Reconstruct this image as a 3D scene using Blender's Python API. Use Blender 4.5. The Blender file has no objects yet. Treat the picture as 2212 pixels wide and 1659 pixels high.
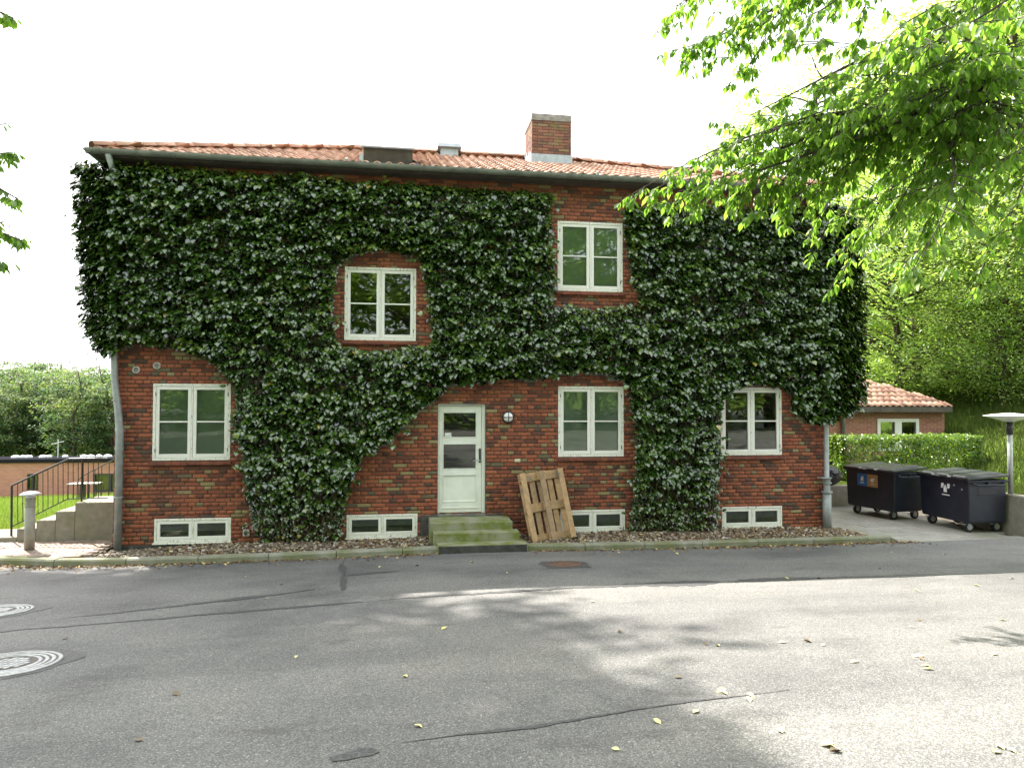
import bpy, math, random
import numpy as np
from mathutils import Vector, Matrix, noise
rng = np.random.default_rng(11); random.seed(11)
R_ = math.radians
sc = bpy.context.scene
COL = sc.collection

# ------------------------------------------------------------------ camera
F_PX, YAW, PIT, ROL = 1540.0, R_(8.936), R_(1.585), R_(.145)
CAM = np.array([0.0, -12.39, 2.36])
fw = np.array([math.sin(YAW)*math.cos(PIT), math.cos(YAW)*math.cos(PIT), math.sin(PIT)])
rt = np.array([math.cos(YAW), -math.sin(YAW), 0.0]); up = np.cross(rt, fw)
cam_d = bpy.data.cameras.new('camera'); cam = bpy.data.objects.new('camera', cam_d); COL.objects.link(cam)
M = Matrix((( *(rt*1),), (*up,), (*(-fw),))).transposed().to_4x4()
M = Matrix.Translation(CAM) @ M @ Matrix.Rotation(ROL, 4, 'Z')
cam.matrix_world = M
cam_d.sensor_fit = 'HORIZONTAL'; cam_d.sensor_width = 36.0; cam_d.lens = 36.0*F_PX/2212.0
cam_d.clip_start = .05; cam_d.clip_end = 2000
sc.camera = cam

# ------------------------------------------------------------------ sky, sun, exposure
SUN_DIR = Vector((-.465, .646, 1.0)).normalized()      # towards the sun: behind the house, to its left
EL = math.asin(SUN_DIR.z); AZ = math.atan2(SUN_DIR.x, SUN_DIR.y)
world = bpy.data.worlds.new('World'); sc.world = world; world.use_nodes = True
wt = world.node_tree; wt.nodes.clear()
sky = wt.nodes.new('ShaderNodeTexSky'); sky.sky_type = 'NISHITA'; sky.sun_disc = False
sky.sun_elevation = EL; sky.sun_rotation = AZ; sky.dust_density = 5.0; sky.air_density = 1.0; sky.ozone_density = 1.0
tcw = wt.nodes.new('ShaderNodeTexCoord'); nzw = wt.nodes.new('ShaderNodeTexNoise'); nzw.inputs['Scale'].default_value = 2.2; nzw.inputs['Detail'].default_value = 5
crw = wt.nodes.new('ShaderNodeValToRGB'); crw.color_ramp.elements[0].position = .3; crw.color_ramp.elements[0].color = (4.6, 4.75, 5.0, 1); crw.color_ramp.elements[1].position = .75; crw.color_ramp.elements[1].color = (6.6, 6.6, 6.6, 1)
mxw = wt.nodes.new('ShaderNodeMix'); mxw.data_type = 'RGBA'; mxw.inputs[0].default_value = .72      # thin bright cloud veil over the whole sky
bgw = wt.nodes.new('ShaderNodeBackground'); bgw.inputs['Strength'].default_value = .1
wo = wt.nodes.new('ShaderNodeOutputWorld')
wt.links.new(tcw.outputs['Generated'], nzw.inputs['Vector']); wt.links.new(nzw.outputs['Fac'], crw.inputs['Fac'])
wt.links.new(sky.outputs['Color'], mxw.inputs[6]); wt.links.new(crw.outputs['Color'], mxw.inputs[7])
wt.links.new(mxw.outputs[2], bgw.inputs['Color']); wt.links.new(bgw.outputs['Background'], wo.inputs['Surface'])
sun_d = bpy.data.lights.new('sun', 'SUN'); sun_d.energy = 2.8; sun_d.angle = R_(.53); sun_d.color = (1.0, .94, .85)
sun = bpy.data.objects.new('sun', sun_d); COL.objects.link(sun); sun.location = (-20, 25, 45)
sun.rotation_euler = SUN_DIR.to_track_quat('Z', 'Y').to_euler()
vs = sc.view_settings; vs.view_transform = 'Standard'; vs.look = 'None'; vs.exposure = 2.55; vs.gamma = 1.0; vs.use_curve_mapping = False
sc.cycles.max_bounces = 8; sc.cycles.transparent_max_bounces = 12; sc.cycles.caustics_reflective = False; sc.cycles.caustics_refractive = False
sc.cycles.sample_clamp_indirect = 6.0

# ------------------------------------------------------------------ pixel helpers (2212 px wide frame) -> directions
def ray(u, v):
    a = u-1106.0; b = v-829.33; c, s = math.cos(-ROL), math.sin(-ROL)
    a, b = c*a-s*b, s*a+c*b
    return (rt*a-up*b)/F_PX+fw
def on_y(u, v, y=0.0):
    r = ray(u, v); return CAM+r*(y-CAM[1])/r[1]
def on_z(u, v, z=0.0):
    r = ray(u, v); return CAM+r*(z-CAM[2])/r[2]
def at_d(u, v, d): return CAM+ray(u, v)*d
def pix(P):
    d = np.asarray(P, float)-CAM; f = d@fw
    return 1106+F_PX*(d@rt)/f, 829.33-F_PX*(d@up)/f

# ------------------------------------------------------------------ mesh helpers
WP = {}
def mesh_from(name, V, Fc, smooth=False, tint=None):
    me = bpy.data.meshes.new(name)
    V = np.asarray(V, dtype=np.float32).reshape(-1, 3)
    if isinstance(Fc, np.ndarray):
        n, k = Fc.shape
        me.vertices.add(len(V)); me.vertices.foreach_set('co', V.ravel())
        me.loops.add(n*k); me.loops.foreach_set('vertex_index', Fc.astype(np.int32).ravel())
        me.polygons.add(n); me.polygons.foreach_set('loop_start', np.arange(0, n*k, k, dtype=np.int32))
        me.update(calc_edges=True)
    else:
        me.from_pydata(V.tolist(), [], [list(map(int, f)) for f in Fc]); me.update()
    if smooth: me.polygons.foreach_set('use_smooth', [True]*len(me.polygons))
    if tint is not None:
        a = me.attributes.new('tint', 'FLOAT', 'POINT'); a.data.foreach_set('value', np.asarray(tint, dtype=np.float32))
    return me
def put(name, me, mat, parent=None, loc=None, rot=None, kind=None, label=None, cat=None, group=None):
    o = bpy.data.objects.new(name, me); COL.objects.link(o)
    if mat is not None and me is not None and len(me.materials) == 0: me.materials.append(mat)
    if loc is not None: o.location = loc
    if rot is not None: o.rotation_euler = rot
    if parent is not None:
        o.parent = parent
        if parent.name in WP: o.matrix_parent_inverse = Matrix.Translation(-WP[parent.name])
    if kind: o['kind'] = kind
    if label: o['label'] = label
    if cat: o['category'] = cat
    if group: o['group'] = group
    return o
def thing(name, label, cat, loc=(0, 0, 0), rot=(0, 0, 0), group=None, world=False):
    o = bpy.data.objects.new(name, None); COL.objects.link(o); o.location = loc; o.rotation_euler = rot
    o.empty_display_size = .2; o['label'] = label; o['category'] = cat
    if group: o['group'] = group
    if world: WP[o.name] = Vector(loc)
    return o
class MB:
    def __init__(s): s.v = []; s.f = []; s.t = []
    def add(s, vs_, fs, t=.5):
        n = len(s.v); s.v += [tuple(map(float, p)) for p in vs_]; s.f += [[i+n for i in f] for f in fs]; s.t += [t]*len(vs_); return s
    def box(s, c, d, rot=None, bev=0.0, t=.5):
        x, y, z = d[0]/2, d[1]/2, d[2]/2
        if bev <= 0:
            P = [Vector((i, j, k)) for i in (-x, x) for j in (-y, y) for k in (-z, z)]
            fs = [(0, 1, 3, 2), (4, 6, 7, 5), (0, 4, 5, 1), (2, 3, 7, 6), (0, 2, 6, 4), (1, 5, 7, 3)]
        else:
            b = min(bev, x*.9, y*.9, z*.9); P = []; idx = {}
            for i in (-1, 1):
                for j in (-1, 1):
                    for k in (-1, 1):
                        for ax in range(3):
                            q = [i*(x-b), j*(y-b), k*(z-b)]; q[ax] = (i*x, j*y, k*z)[ax]
                            idx[(i, j, k, ax)] = len(P); P.append(Vector(q))
            fs = []
            for ax in range(3):
                o1, o2 = [a for a in range(3) if a != ax]
                for s_ in (-1, 1):
                    f = []
                    for a, b2 in ((-1, -1), (1, -1), (1, 1), (-1, 1)):
                        key = [0, 0, 0]; key[ax] = s_; key[o1] = a; key[o2] = b2; f.append(idx[(*key, ax)])
                    fs.append(f)
                for a in (-1, 1):
                    for b2 in (-1, 1):
                        k1 = [0, 0, 0]; k1[o1] = a; k1[o2] = b2; k2 = list(k1); k1[ax] = -1; k2[ax] = 1
                        fs.append([idx[(*k1, o1)], idx[(*k2, o1)], idx[(*k2, o2)], idx[(*k1, o2)]])
            for i in (-1, 1):
                for j in (-1, 1):
                    for k in (-1, 1): fs.append([idx[(i, j, k, a)] for a in range(3)])
        if rot is not None: P = [rot @ p for p in P]
        s.add([p+Vector(c) for p in P], fs, t); return s
    def b2(s, lo, hi, bev=0.0, t=.5): return s.box([(a+b)/2 for a, b in zip(lo, hi)], [b-a for a, b in zip(lo, hi)], None, bev, t)
    def tube(s, pts, rad, n=8, cap=True, t=.5):
        pts = [Vector(p) for p in pts]; m = len(pts)
        if not hasattr(rad, '__len__'): rad = [rad]*m
        ref = None; rings = []
        for i, p in enumerate(pts):
            d = (pts[min(i+1, m-1)]-pts[max(i-1, 0)])
            d = d.normalized() if d.length > 1e-9 else Vector((0, 0, 1))
            if ref is None: ref = Vector((1, 0, 0)) if abs(d.x) < .8 else Vector((0, 1, 0))
            a = (ref-d*ref.dot(d)).normalized(); b = d.cross(a); ref = a
            rings.append([p+(a*math.cos(2*math.pi*k/n)+b*math.sin(2*math.pi*k/n))*rad[i] for k in range(n)])
        V = [q for r in rings for q in r]; Fs = []
        for i in range(m-1):
            for k in range(n): Fs.append([i*n+k, i*n+(k+1) % n, (i+1)*n+(k+1) % n, (i+1)*n+k])
        if cap: Fs.append(list(range(n))[::-1]); Fs.append([(m-1)*n+k for k in range(n)])
        s.add(V, Fs, t); return s
    def lathe(s, c, prof, n=24, axis='Z', t=.5):
        V = []; Fs = []; m = len(prof)
        for r, h in prof:
            for k in range(n):
                a = 2*math.pi*k/n; p = (r*math.cos(a), r*math.sin(a), h)
                if axis == 'Y': p = (p[0], h, p[1])
                V.append((c[0]+p[0], c[1]+p[1], c[2]+p[2]))
        for i in range(m-1):
            for k in range(n): Fs.append([i*n+k, i*n+(k+1) % n, (i+1)*n+(k+1) % n, (i+1)*n+k])
        Fs.append(list(range(n))[::-1]); Fs.append([(m-1)*n+k for k in range(n)])
        s.add(V, Fs, t); return s
    def quad(s, a, b, c, d, t=.5): return s.add([a, b, c, d], [(0, 1, 2, 3)], t)
    def mesh(s, name, smooth=False): return mesh_from(name, s.v, s.f, smooth, s.t)
    def build(s, name, mat, parent=None, smooth=False, **kw): return put(name, s.mesh(name, smooth), mat, parent, **kw)
def scatter(tv, tf, pos, X, Y, Z, scale):
    """copies of a template (verts tv, faces tf) at pos with frames X,Y,Z and per-copy scale -> V, F, n verts per copy"""
    tv = np.asarray(tv, float); tf = np.asarray(tf, int); n = len(pos); k = len(tv)
    sc_ = np.asarray(scale, float).reshape(n, 1, 1)
    V = pos[:, None, :]+sc_*(tv[None, :, 0:1]*X[:, None, :]+tv[None, :, 1:2]*Y[:, None, :]+tv[None, :, 2:3]*Z[:, None, :])
    Fc = (tf[None]+(np.arange(n)*k)[:, None, None]).reshape(-1, tf.shape[1])
    return V.reshape(-1, 3), Fc, k
def frames(nrm, tip):
    Z = nrm/np.linalg.norm(nrm, axis=1, keepdims=True)
    Y = tip-Z*(tip*Z).sum(1, keepdims=True); l = np.linalg.norm(Y, axis=1, keepdims=True); l[l < 1e-6] = 1
    Y = Y/l; X = np.cross(Y, Z); return X, Y, Z
def fnoise(P, scale, seed=0.0):
    return np.array([noise.noise(Vector((p[0]*scale+seed, p[1]*scale-seed, p[2]*scale+2*seed))) for p in P])

# ------------------------------------------------------------------ materials
def mk(name):
    m = bpy.data.materials.new(name); m.use_nodes = True; nt = m.node_tree
    b = nt.nodes['Principled BSDF']; return m, nt, b
def N(nt, t, **kw):
    n = nt.nodes.new(t)
    for k, v in kw.items():
        if k in n.inputs: n.inputs[k].default_value = v
        else: setattr(n, k, v)
    return n
def ramp(nt, fac, stops, interp='LINEAR'):
    r = nt.nodes.new('ShaderNodeValToRGB'); cr = r.color_ramp; cr.interpolation = interp
    while len(cr.elements) < len(stops): cr.elements.new(.5)
    for e, (p, c) in zip(cr.elements, stops): e.position = p; e.color = (*c, 1)
    nt.links.new(fac, r.inputs['Fac']); return r.outputs['Color']
def mixc(nt, a, b, fac, mode='MIX'):
    m = nt.nodes.new('ShaderNodeMix'); m.data_type = 'RGBA'; m.blend_type = mode
    for s, x in ((6, a), (7, b), (0, fac)):
        if hasattr(x, 'is_linked'): nt.links.new(x, m.inputs[s])
        elif s == 0: m.inputs[0].default_value = x
        else: m.inputs[s].default_value = (*x, 1)
    return m.outputs[2]
def pos_noise(nt, scale, detail=4, rough=.55, stretch=None):
    g = nt.nodes.new('ShaderNodeNewGeometry'); src = g.outputs['Position']
    if stretch:
        mp = nt.nodes.new('ShaderNodeMapping'); mp.inputs['Scale'].default_value = stretch; nt.links.new(src, mp.inputs['Vector']); src = mp.outputs['Vector']
    n = N(nt, 'ShaderNodeTexNoise', Scale=scale, Detail=detail, Roughness=rough); nt.links.new(src, n.inputs['Vector']); return n.outputs['Fac']
def bump(nt, b, h, strength=.3, dist=.01):
    n = N(nt, 'ShaderNodeBump', Strength=strength, Distance=dist); nt.links.new(h, n.inputs['Height']); nt.links.new(n.outputs['Normal'], b.inputs['Normal'])
def simple(name, c, rough=.6, var=None, vscale=6.0, spec=.5, bmp=0.0, bscale=60, metal=0.0, lo=.4, hi=.65, stretch=None):
    m, nt, b = mk(name); b.inputs['Roughness'].default_value = rough; b.inputs['Metallic'].default_value = metal; b.inputs['Specular IOR Level'].default_value = spec
    if var is not None:
        f = pos_noise(nt, vscale, 5, .6, stretch); nt.links.new(ramp(nt, f, [(lo, c), (hi, var)]), b.inputs['Base Color'])
    else: b.inputs['Base Color'].default_value = (*c, 1)
    if bmp: bump(nt, b, pos_noise(nt, bscale, 4), bmp, .004)
    return m
def tinted(name, stops, rough=.7, spec=.3, mottle=.35, mscale=40, bmp=.4, bscale=90, big=None):
    """colour from the per-piece 'tint' attribute, mottled by fine noise"""
    m, nt, b = mk(name); a = nt.nodes.new('ShaderNodeAttribute'); a.attribute_name = 'tint'
    c = ramp(nt, a.outputs['Fac'], stops)
    f = pos_noise(nt, mscale, 4, .65); c = mixc(nt, c, ramp(nt, f, [(.3, (.45, .42, .4)), (.62, (1.25, 1.2, 1.15))]), mottle, 'MULTIPLY')
    if big:
        f2 = pos_noise(nt, big[0], 4, .6); c = mixc(nt, c, big[1], ramp(nt, f2, [(big[2], (0, 0, 0)), (big[3], (1, 1, 1))]))
    nt.links.new(c, b.inputs['Base Color']); b.inputs['Roughness'].default_value = rough; b.inputs['Specular IOR Level'].default_value = spec
    if bmp: bump(nt, b, pos_noise(nt, bscale, 4), bmp, .004)
    return m
def leafmat(name, stops, trans, tfac=.4, rough=.45, spec=.5, bmp=0.0):
    m, nt, b = mk(name); a = nt.nodes.new('ShaderNodeAttribute'); a.attribute_name = 'tint'
    c = ramp(nt, a.outputs['Fac'], stops); nt.links.new(c, b.inputs['Base Color'])
    b.inputs['Roughness'].default_value = rough; b.inputs['Specular IOR Level'].default_value = spec
    if bmp: bump(nt, b, pos_noise(nt, 45, 2), bmp, .006)
    if tfac > 0:
        t = nt.nodes.new('ShaderNodeBsdfTranslucent'); nt.links.new(ramp(nt, a.outputs['Fac'], trans), t.inputs['Color'])
        mx = nt.nodes.new('ShaderNodeMixShader'); mx.inputs[0].default_value = tfac
        nt.links.new(b.outputs[0], mx.inputs[1]); nt.links.new(t.outputs[0], mx.inputs[2])
        nt.links.new(mx.outputs[0], nt.nodes['Material Output'].inputs['Surface'])
    return m

M_ = {}
M_['brick'] = tinted('brick', [(0, (.33, .112, .058)), (.3, (.285, .090, .049)), (.55, (.225, .070, .042)), (.66, (.155, .053, .037)), (.76, (.105, .045, .035)), (.84, (.085, .055, .045)), (.9, (.10, .085, .06)), (.93, (.24, .19, .095)), (.985, (.30, .245, .13)), (1, (.62, .56, .42))],
                      mottle=.5, mscale=35, bmp=.7, bscale=70, big=(.7, (.095, .05, .038), .52, .98))
M_['mortar'] = simple('mortar', (.085, .060, .045), .95, (.14, .11, .085), 14, .1, .5, 120)
M_['brick_far'] = None
M_['plinth'] = simple('plinth', (.045, .042, .042), .8, (.09, .085, .08), 9, .3, .4)
M_['white_paint'] = simple('white_paint', (.74, .74, .70), .42, (.56, .55, .47), 17, .45, .1, 30, lo=.58, hi=.78)
M_['worn_paint'] = None
def worn_paint():
    m, nt, b = mk('worn_white_paint'); f = pos_noise(nt, 26, 6, .7, (1.6, 1.6, .55))
    c = ramp(nt, f, [(.52, (.74, .74, .69)), (.60, (.56, .54, .46)), (.66, (.20, .16, .12))])
    nt.links.new(c, b.inputs['Base Color']); b.inputs['Roughness'].default_value = .55; bump(nt, b, f, .25, .003); return m
M_['worn_paint'] = worn_paint()
M_['door_paint'] = simple('door_paint', (.76, .78, .74), .35, (.68, .70, .65), 5, .5)
def glassmat(name, tint=(.85, .92, .88), refl=1.0):
    m, nt, b = mk(name); nt.nodes.remove(b)
    tr = nt.nodes.new('ShaderNodeBsdfTransparent'); tr.inputs['Color'].default_value = (*tint, 1)
    gl = nt.nodes.new('ShaderNodeBsdfGlossy'); gl.inputs['Roughness'].default_value = .015; gl.inputs['Color'].default_value = (refl, refl, refl, 1)
    fr = nt.nodes.new('ShaderNodeFresnel'); fr.inputs['IOR'].default_value = 1.66
    f = pos_noise(nt, 2.4, 2); bp = N(nt, 'ShaderNodeBump', Strength=.012, Distance=.05); nt.links.new(f, bp.inputs['Height'])
    nt.links.new(bp.outputs['Normal'], gl.inputs['Normal'])
    mx = nt.nodes.new('ShaderNodeMixShader'); nt.links.new(fr.outputs['Fac'], mx.inputs[0]); nt.links.new(tr.outputs[0], mx.inputs[1]); nt.links.new(gl.outputs[0], mx.inputs[2])
    nt.links.new(mx.outputs[0], nt.nodes['Material Output'].inputs['Surface']); return m
M_['glass'] = glassmat('window_glass')
M_['curtain'] = simple('curtain', (.46, .50, .47), .9, (.52, .56, .53), 3, .1)
M_['pane_reflection'] = simple('road_reflection_grey', (.30, .30, .31), .9, (.22, .22, .23), 6)  # grey standing in for the road mirrored in the basement panes
M_['dark_room'] = simple('dark_room', (.03, .03, .028), .9)
M_['zinc'] = simple('zinc', (.24, .26, .26), .5, (.33, .35, .35), 7, .5, .1, 40, .25)
M_['gutter'] = simple('gutter_zinc', (.155, .17, .15), .55, (.24, .25, .22), 3.5, .4, .1, 40, .1)
M_['soffit'] = simple('soffit_board', (.10, .085, .07), .8, (.07, .06, .05), 5)
M_['tile'] = tinted('roof_tile', [(0, (.62, .40, .31)), (.4, (.54, .31, .225)), (.75, (.44, .235, .17)), (1, (.33, .19, .145))], rough=.65, mottle=.35, mscale=25, bmp=.3, big=(1.1, (.26, .20, .11), .55, .8))
M_['tile_base'] = simple('roof_underlay', (.10, .06, .045), .9)
M_['lead'] = simple('lead_flashing', (.42, .46, .50), .5, (.32, .36, .40), 8, .5, metal=.2)
M_['cap'] = simple('chimney_cap', (.22, .20, .18), .85, (.33, .31, .29), 7, .2, .4)
M_['chim_brick'] = tinted('chimney_brick', [(0, (.27, .125, .08)), (.5, (.19, .085, .06)), (.8, (.12, .065, .05)), (1, (.26, .19, .1))], mottle=.5, mscale=30, big=(2.2, (.20, .17, .06), .56, .72))
M_['dark_box'] = simple('skylight_cladding', (.055, .045, .04), .5, (.08, .07, .062), 6)
def concrete_moss(name, c, c2, moss, m0, m1, sc_=3.0):
    m, nt, b = mk(name); f = pos_noise(nt, 9, 6, .65); base = ramp(nt, f, [(.35, c), (.7, c2)])
    f2 = pos_noise(nt, sc_, 5, .65); base = mixc(nt, base, moss, ramp(nt, f2, [(m0, (0, 0, 0)), (m1, (1, 1, 1))]))
    nt.links.new(base, b.inputs['Base Color']); b.inputs['Roughness'].default_value = .85; b.inputs['Specular IOR Level'].default_value = .2
    bump(nt, b, pos_noise(nt, 60, 5), .5, .005); return m
M_['stoop'] = concrete_moss('mossy_concrete', (.23, .23, .17), (.33, .33, .27), (.14, .165, .04), .37, .60, 4.5)
M_['stoop_dark'] = simple('dark_stone', (.035, .036, .033), .7, (.075, .075, .07), 8, .4, .5)
M_['stone'] = simple('threshold_stone', (.12, .12, .115), .6, (.19, .19, .18), 8, .4, .2)
M_['kerb'] = concrete_moss('kerb_concrete', (.20, .20, .16), (.29, .285, .24), (.14, .15, .065), .40, .66, 1.6)
M_['concrete'] = concrete_moss('wall_concrete', (.19, .175, .14), (.26, .24, .20), (.16, .16, .08), .5, .8, 1.4)
M_['slab'] = tinted('paving_slab', [(0, (.22, .22, .20)), (1, (.30, .295, .265))], mottle=.4, mscale=18, bmp=.35, big=(1.0, (.17, .17, .12), .5, .8))
M_['paver'] = tinted('clay_paver', [(0, (.20, .15, .125)), (.5, (.26, .205, .175)), (1, (.32, .27, .24))], mottle=.5, mscale=30, bmp=.5)
M_['joint'] = simple('joint_sand', (.10, .085, .06), .95, (.15, .13, .10), 20, .1)
def asphalt():
    m, nt, b = mk('asphalt'); g = nt.nodes.new('ShaderNodeNewGeometry')
    vo = N(nt, 'ShaderNodeTexVoronoi', Scale=125.0); nt.links.new(g.outputs['Position'], vo.inputs['Vector'])
    stones = ramp(nt, vo.outputs['Color'], [(0, (.080, .080, .080)), (.45, (.14, .139, .137)), (.75, (.20, .198, .193)), (.92, (.28, .276, .268)), (1, (.52, .51, .49))])
    edge = ramp(nt, vo.outputs['Distance'], [(0, (1.08, 1.08, 1.08)), (.55, (.82, .82, .82)), (1, (.5, .5, .5))])
    c = mixc(nt, stones, edge, .8, 'MULTIPLY')
    vo2 = N(nt, 'ShaderNodeTexVoronoi', Scale=38.0); nt.links.new(g.outputs['Position'], vo2.inputs['Vector'])
    fleck = ramp(nt, vo2.outputs['Distance'], [(.10, (1, 1, 1)), (.2, (0, 0, 0))]); fl2 = ramp(nt, vo2.outputs['Color'], [(.55, (0, 0, 0)), (.62, (1, 1, 1))])
    fm = mixc(nt, fleck, fl2, 1.0, 'MULTIPLY'); c = mixc(nt, c, (.36, .355, .345), fm)
    big = pos_noise(nt, .55, 6, .62); c = mixc(nt, c, ramp(nt, big, [(.32, (.62, .62, .64)), (.5, (1, 1, 1)), (.68, (1.18, 1.16, 1.12))]), .95, 'MULTIPLY')
    trk = pos_noise(nt, .9, 4, .6, (.12, 1.0, 1)); c = mixc(nt, c, ramp(nt, trk, [(.36, (.80, .80, .81)), (.6, (1.08, 1.07, 1.05))]), .9, 'MULTIPLY')
    st = pos_noise(nt, 2.3, 5, .65, (.55, 1.5, 1)); c = mixc(nt, c, (.05, .048, .047), ramp(nt, st, [(.60, (0, 0, 0)), (.72, (.55, .55, .55))]))
    # the strip laid along the house is a darker, newer lift of asphalt
    sx = nt.nodes.new('ShaderNodeSeparateXYZ'); nt.links.new(g.outputs['Position'], sx.inputs[0])
    dk = nt.nodes.new('ShaderNodeMapRange'); dk.inputs['From Min'].default_value = -4.75; dk.inputs['From Max'].default_value = -4.6; dk.inputs['To Min'].default_value = 0; dk.inputs['To Max'].default_value = .02
    nt.links.new(sx.outputs['Y'], dk.inputs['Value']); c = mixc(nt, c, (.66, .66, .68), dk.outputs[0], 'MULTIPLY')
    nt.links.new(c, b.inputs['Base Color']); b.inputs['Roughness'].default_value = .78; b.inputs['Specular IOR Level'].default_value = .35
    h = mixc(nt, vo.outputs['Distance'], pos_noise(nt, 300, 2), .3); bump(nt, b, h, .5, .005); return m
M_['asphalt'] = asphalt()
M_['tar'] = simple('tar_seam', (.038, .038, .040), .65, (.10, .10, .10), 55, .4, .6, 120)
M_['gravel'] = tinted('pebble', [(0, (.06, .045, .033)), (.35, (.15, .115, .085)), (.62, (.25, .21, .17)), (.85, (.44, .40, .35)), (1, (.68, .65, .60))], mottle=.3, mscale=60, bmp=.2)
M_['soil'] = simple('soil', (.05, .038, .026), .95, (.10, .078, .05), 15, .1, .5)
M_['litter'] = tinted('leaf_litter', [(0, (.09, .045, .02)), (.35, (.17, .09, .035)), (.7, (.30, .19, .08)), (.9, (.45, .36, .20)), (1, (.55, .47, .18))], mottle=.2, bmp=0)
M_['fallen'] = tinted('fallen_leaf', [(0, (.50, .46, .16)), (.5, (.62, .58, .28)), (.8, (.55, .50, .38)), (1, (.10, .06, .03))], mottle=.2, bmp=0)
M_['iron'] = simple('cast_iron', (.22, .225, .23), .45, (.36, .365, .37), 16, .5, .3, 60, .3)
M_['iron_rust'] = simple('rusty_iron', (.11, .06, .042), .8, (.17, .105, .075), 14, .3, .4)
M_['iron_dark'] = simple('iron_groove', (.075, .068, .062), .8, (.12, .10, .085), 18)
M_['wood'] = tinted('pallet_wood', [(0, (.46, .31, .17)), (.5, (.37, .245, .135)), (1, (.29, .20, .125))], mottle=.45, mscale=16, bmp=.3, big=(5.0, (.20, .165, .12), .52, .70))
M_['black_metal'] = simple('black_metal', (.022, .022, .024), .45)
M_['lamp_white'] = simple('lamp_glass', (.80, .81, .82), .25, None, spec=.6)
M_['steel'] = simple('galvanised_steel', (.36, .38, .39), .42, (.46, .48, .49), 9, .5, .1, 40, .5)
M_['bollard'] = simple('bollard_paint', (.235, .225, .195), .55, (.28, .27, .24), 12)
M_['clear'] = glassmat('lamp_clear', (.9, .93, .93))
M_['bin'] = simple('bin_plastic', (.007, .010, .020), .40, (.018, .023, .040), 5, .5, .15, 70, lo=.42, hi=.8)
M_['bin_lid'] = simple('bin_lid_plastic', (.030, .033, .036), .34, (.05, .054, .058), 5, .5)
M_['rubber'] = simple('tyre_rubber', (.012, .012, .013), .7)
M_['sticker_blue'] = simple('sticker_blue', (.012, .13, .42), .5)
M_['sticker_brown'] = simple('sticker_brown', (.36, .22, .11), .5)
M_['sticker_white'] = simple('sticker_white', (.75, .76, .76), .5, (.5, .51, .52), 30)
M_['bag'] = simple('black_plastic', (.012, .012, .014), .22, None, spec=.6, bmp=.5, bscale=14)
M_['vent'] = simple('vent_plastic', (.42, .42, .40), .5, (.55, .55, .52), 14)
M_['bark'] = simple('bark', (.050, .040, .032), .9, (.10, .085, .07), 12, .2, .8, 30, stretch=(1, 1, .25))
M_['vine'] = simple('vine_stem', (.07, .052, .036), .9, (.12, .095, .07), 20, .2, .5)
M_['grass'] = leafmat('grass_blade', [(0, (.075, .15, .02)), (.6, (.13, .20, .03)), (1, (.26, .25, .08))], [(0, (.13, .26, .02)), (1, (.30, .34, .06))], .35, .6, .2)
def lawnmat():
    m, nt, b = mk('lawn'); f = pos_noise(nt, .8, 6, .65); f2 = pos_noise(nt, 14, 4, .7)
    c = ramp(nt, f, [(.3, (.075, .13, .018)), (.55, (.115, .18, .025)), (.75, (.19, .21, .05))]); c = mixc(nt, c, ramp(nt, f2, [(.3, (.5, .55, .4)), (.65, (1.2, 1.2, 1.1))]), .8, 'MULTIPLY')
    nt.links.new(c, b.inputs['Base Color']); b.inputs['Roughness'].default_value = .95; b.inputs['Specular IOR Level'].default_value = .1; bump(nt, b, f2, .8, .06); return m
M_['lawn'] = lawnmat()
M_['ivy'] = leafmat('ivy_leaf', [(0, (.013, .030, .007)), (.35, (.032, .074, .012)), (.6, (.055, .112, .016)), (.8, (.080, .145, .020)), (.93, (.14, .20, .035)), (.97, (.07, .055, .025)), (1, (.30, .24, .05))],
                    [(0, (.02, .06, .006)), (.9, (.10, .20, .02)), (1, (.2, .16, .04))], .16, .2, 1.0, .12)
for nd in M_['ivy'].node_tree.nodes:
    if nd.type == 'BSDF_PRINCIPLED': nd.inputs['IOR'].default_value = 1.6
M_['cherry'] = leafmat('cherry_leaf', [(0, (.05, .11, .016)), (.5, (.08, .155, .02)), (1, (.13, .20, .03))], [(0, (.20, .44, .03)), (.5, (.30, .55, .05)), (1, (.45, .65, .10))], .55, .42, .5)
M_['beech'] = leafmat('beech_leaf', [(0, (.11, .20, .055)), (.5, (.18, .29, .09)), (1, (.28, .37, .15))], [(0, (.32, .56, .05)), (.5, (.52, .72, .10)), (1, (.70, .82, .24))], .56, .4, .6)
M_['forest'] = leafmat('forest_leaf', [(0, (.022, .055, .030)), (.5, (.055, .10, .036)), (1, (.15, .18, .06))], [(0, (.05, .14, .035)), (.5, (.14, .25, .05)), (1, (.34, .40, .09))], .42, .6, .3)
M_['hedge'] = leafmat('hedge_leaf', [(0, (.05, .105, .014)), (.6, (.10, .18, .025)), (1, (.19, .27, .05))], [(0, (.16, .34, .02)), (1, (.40, .54, .05))], .38, .3, .7)
M_['bank'] = leafmat('shade_toned_bank_blade', [(0, (.035, .065, .012)), (.6, (.06, .095, .02)), (1, (.15, .15, .05))], [(0, (.06, .12, .012)), (1, (.18, .20, .04))], .3, .7, .15)  # darker than the lawn blades: tree shade put into the colour
M_['far_roof'] = simple('roof_felt', (.018, .018, .022), 1.0, None, spec=.0)
M_['dome'] = simple('skylight_dome', (.55, .57, .58), .4)

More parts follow.
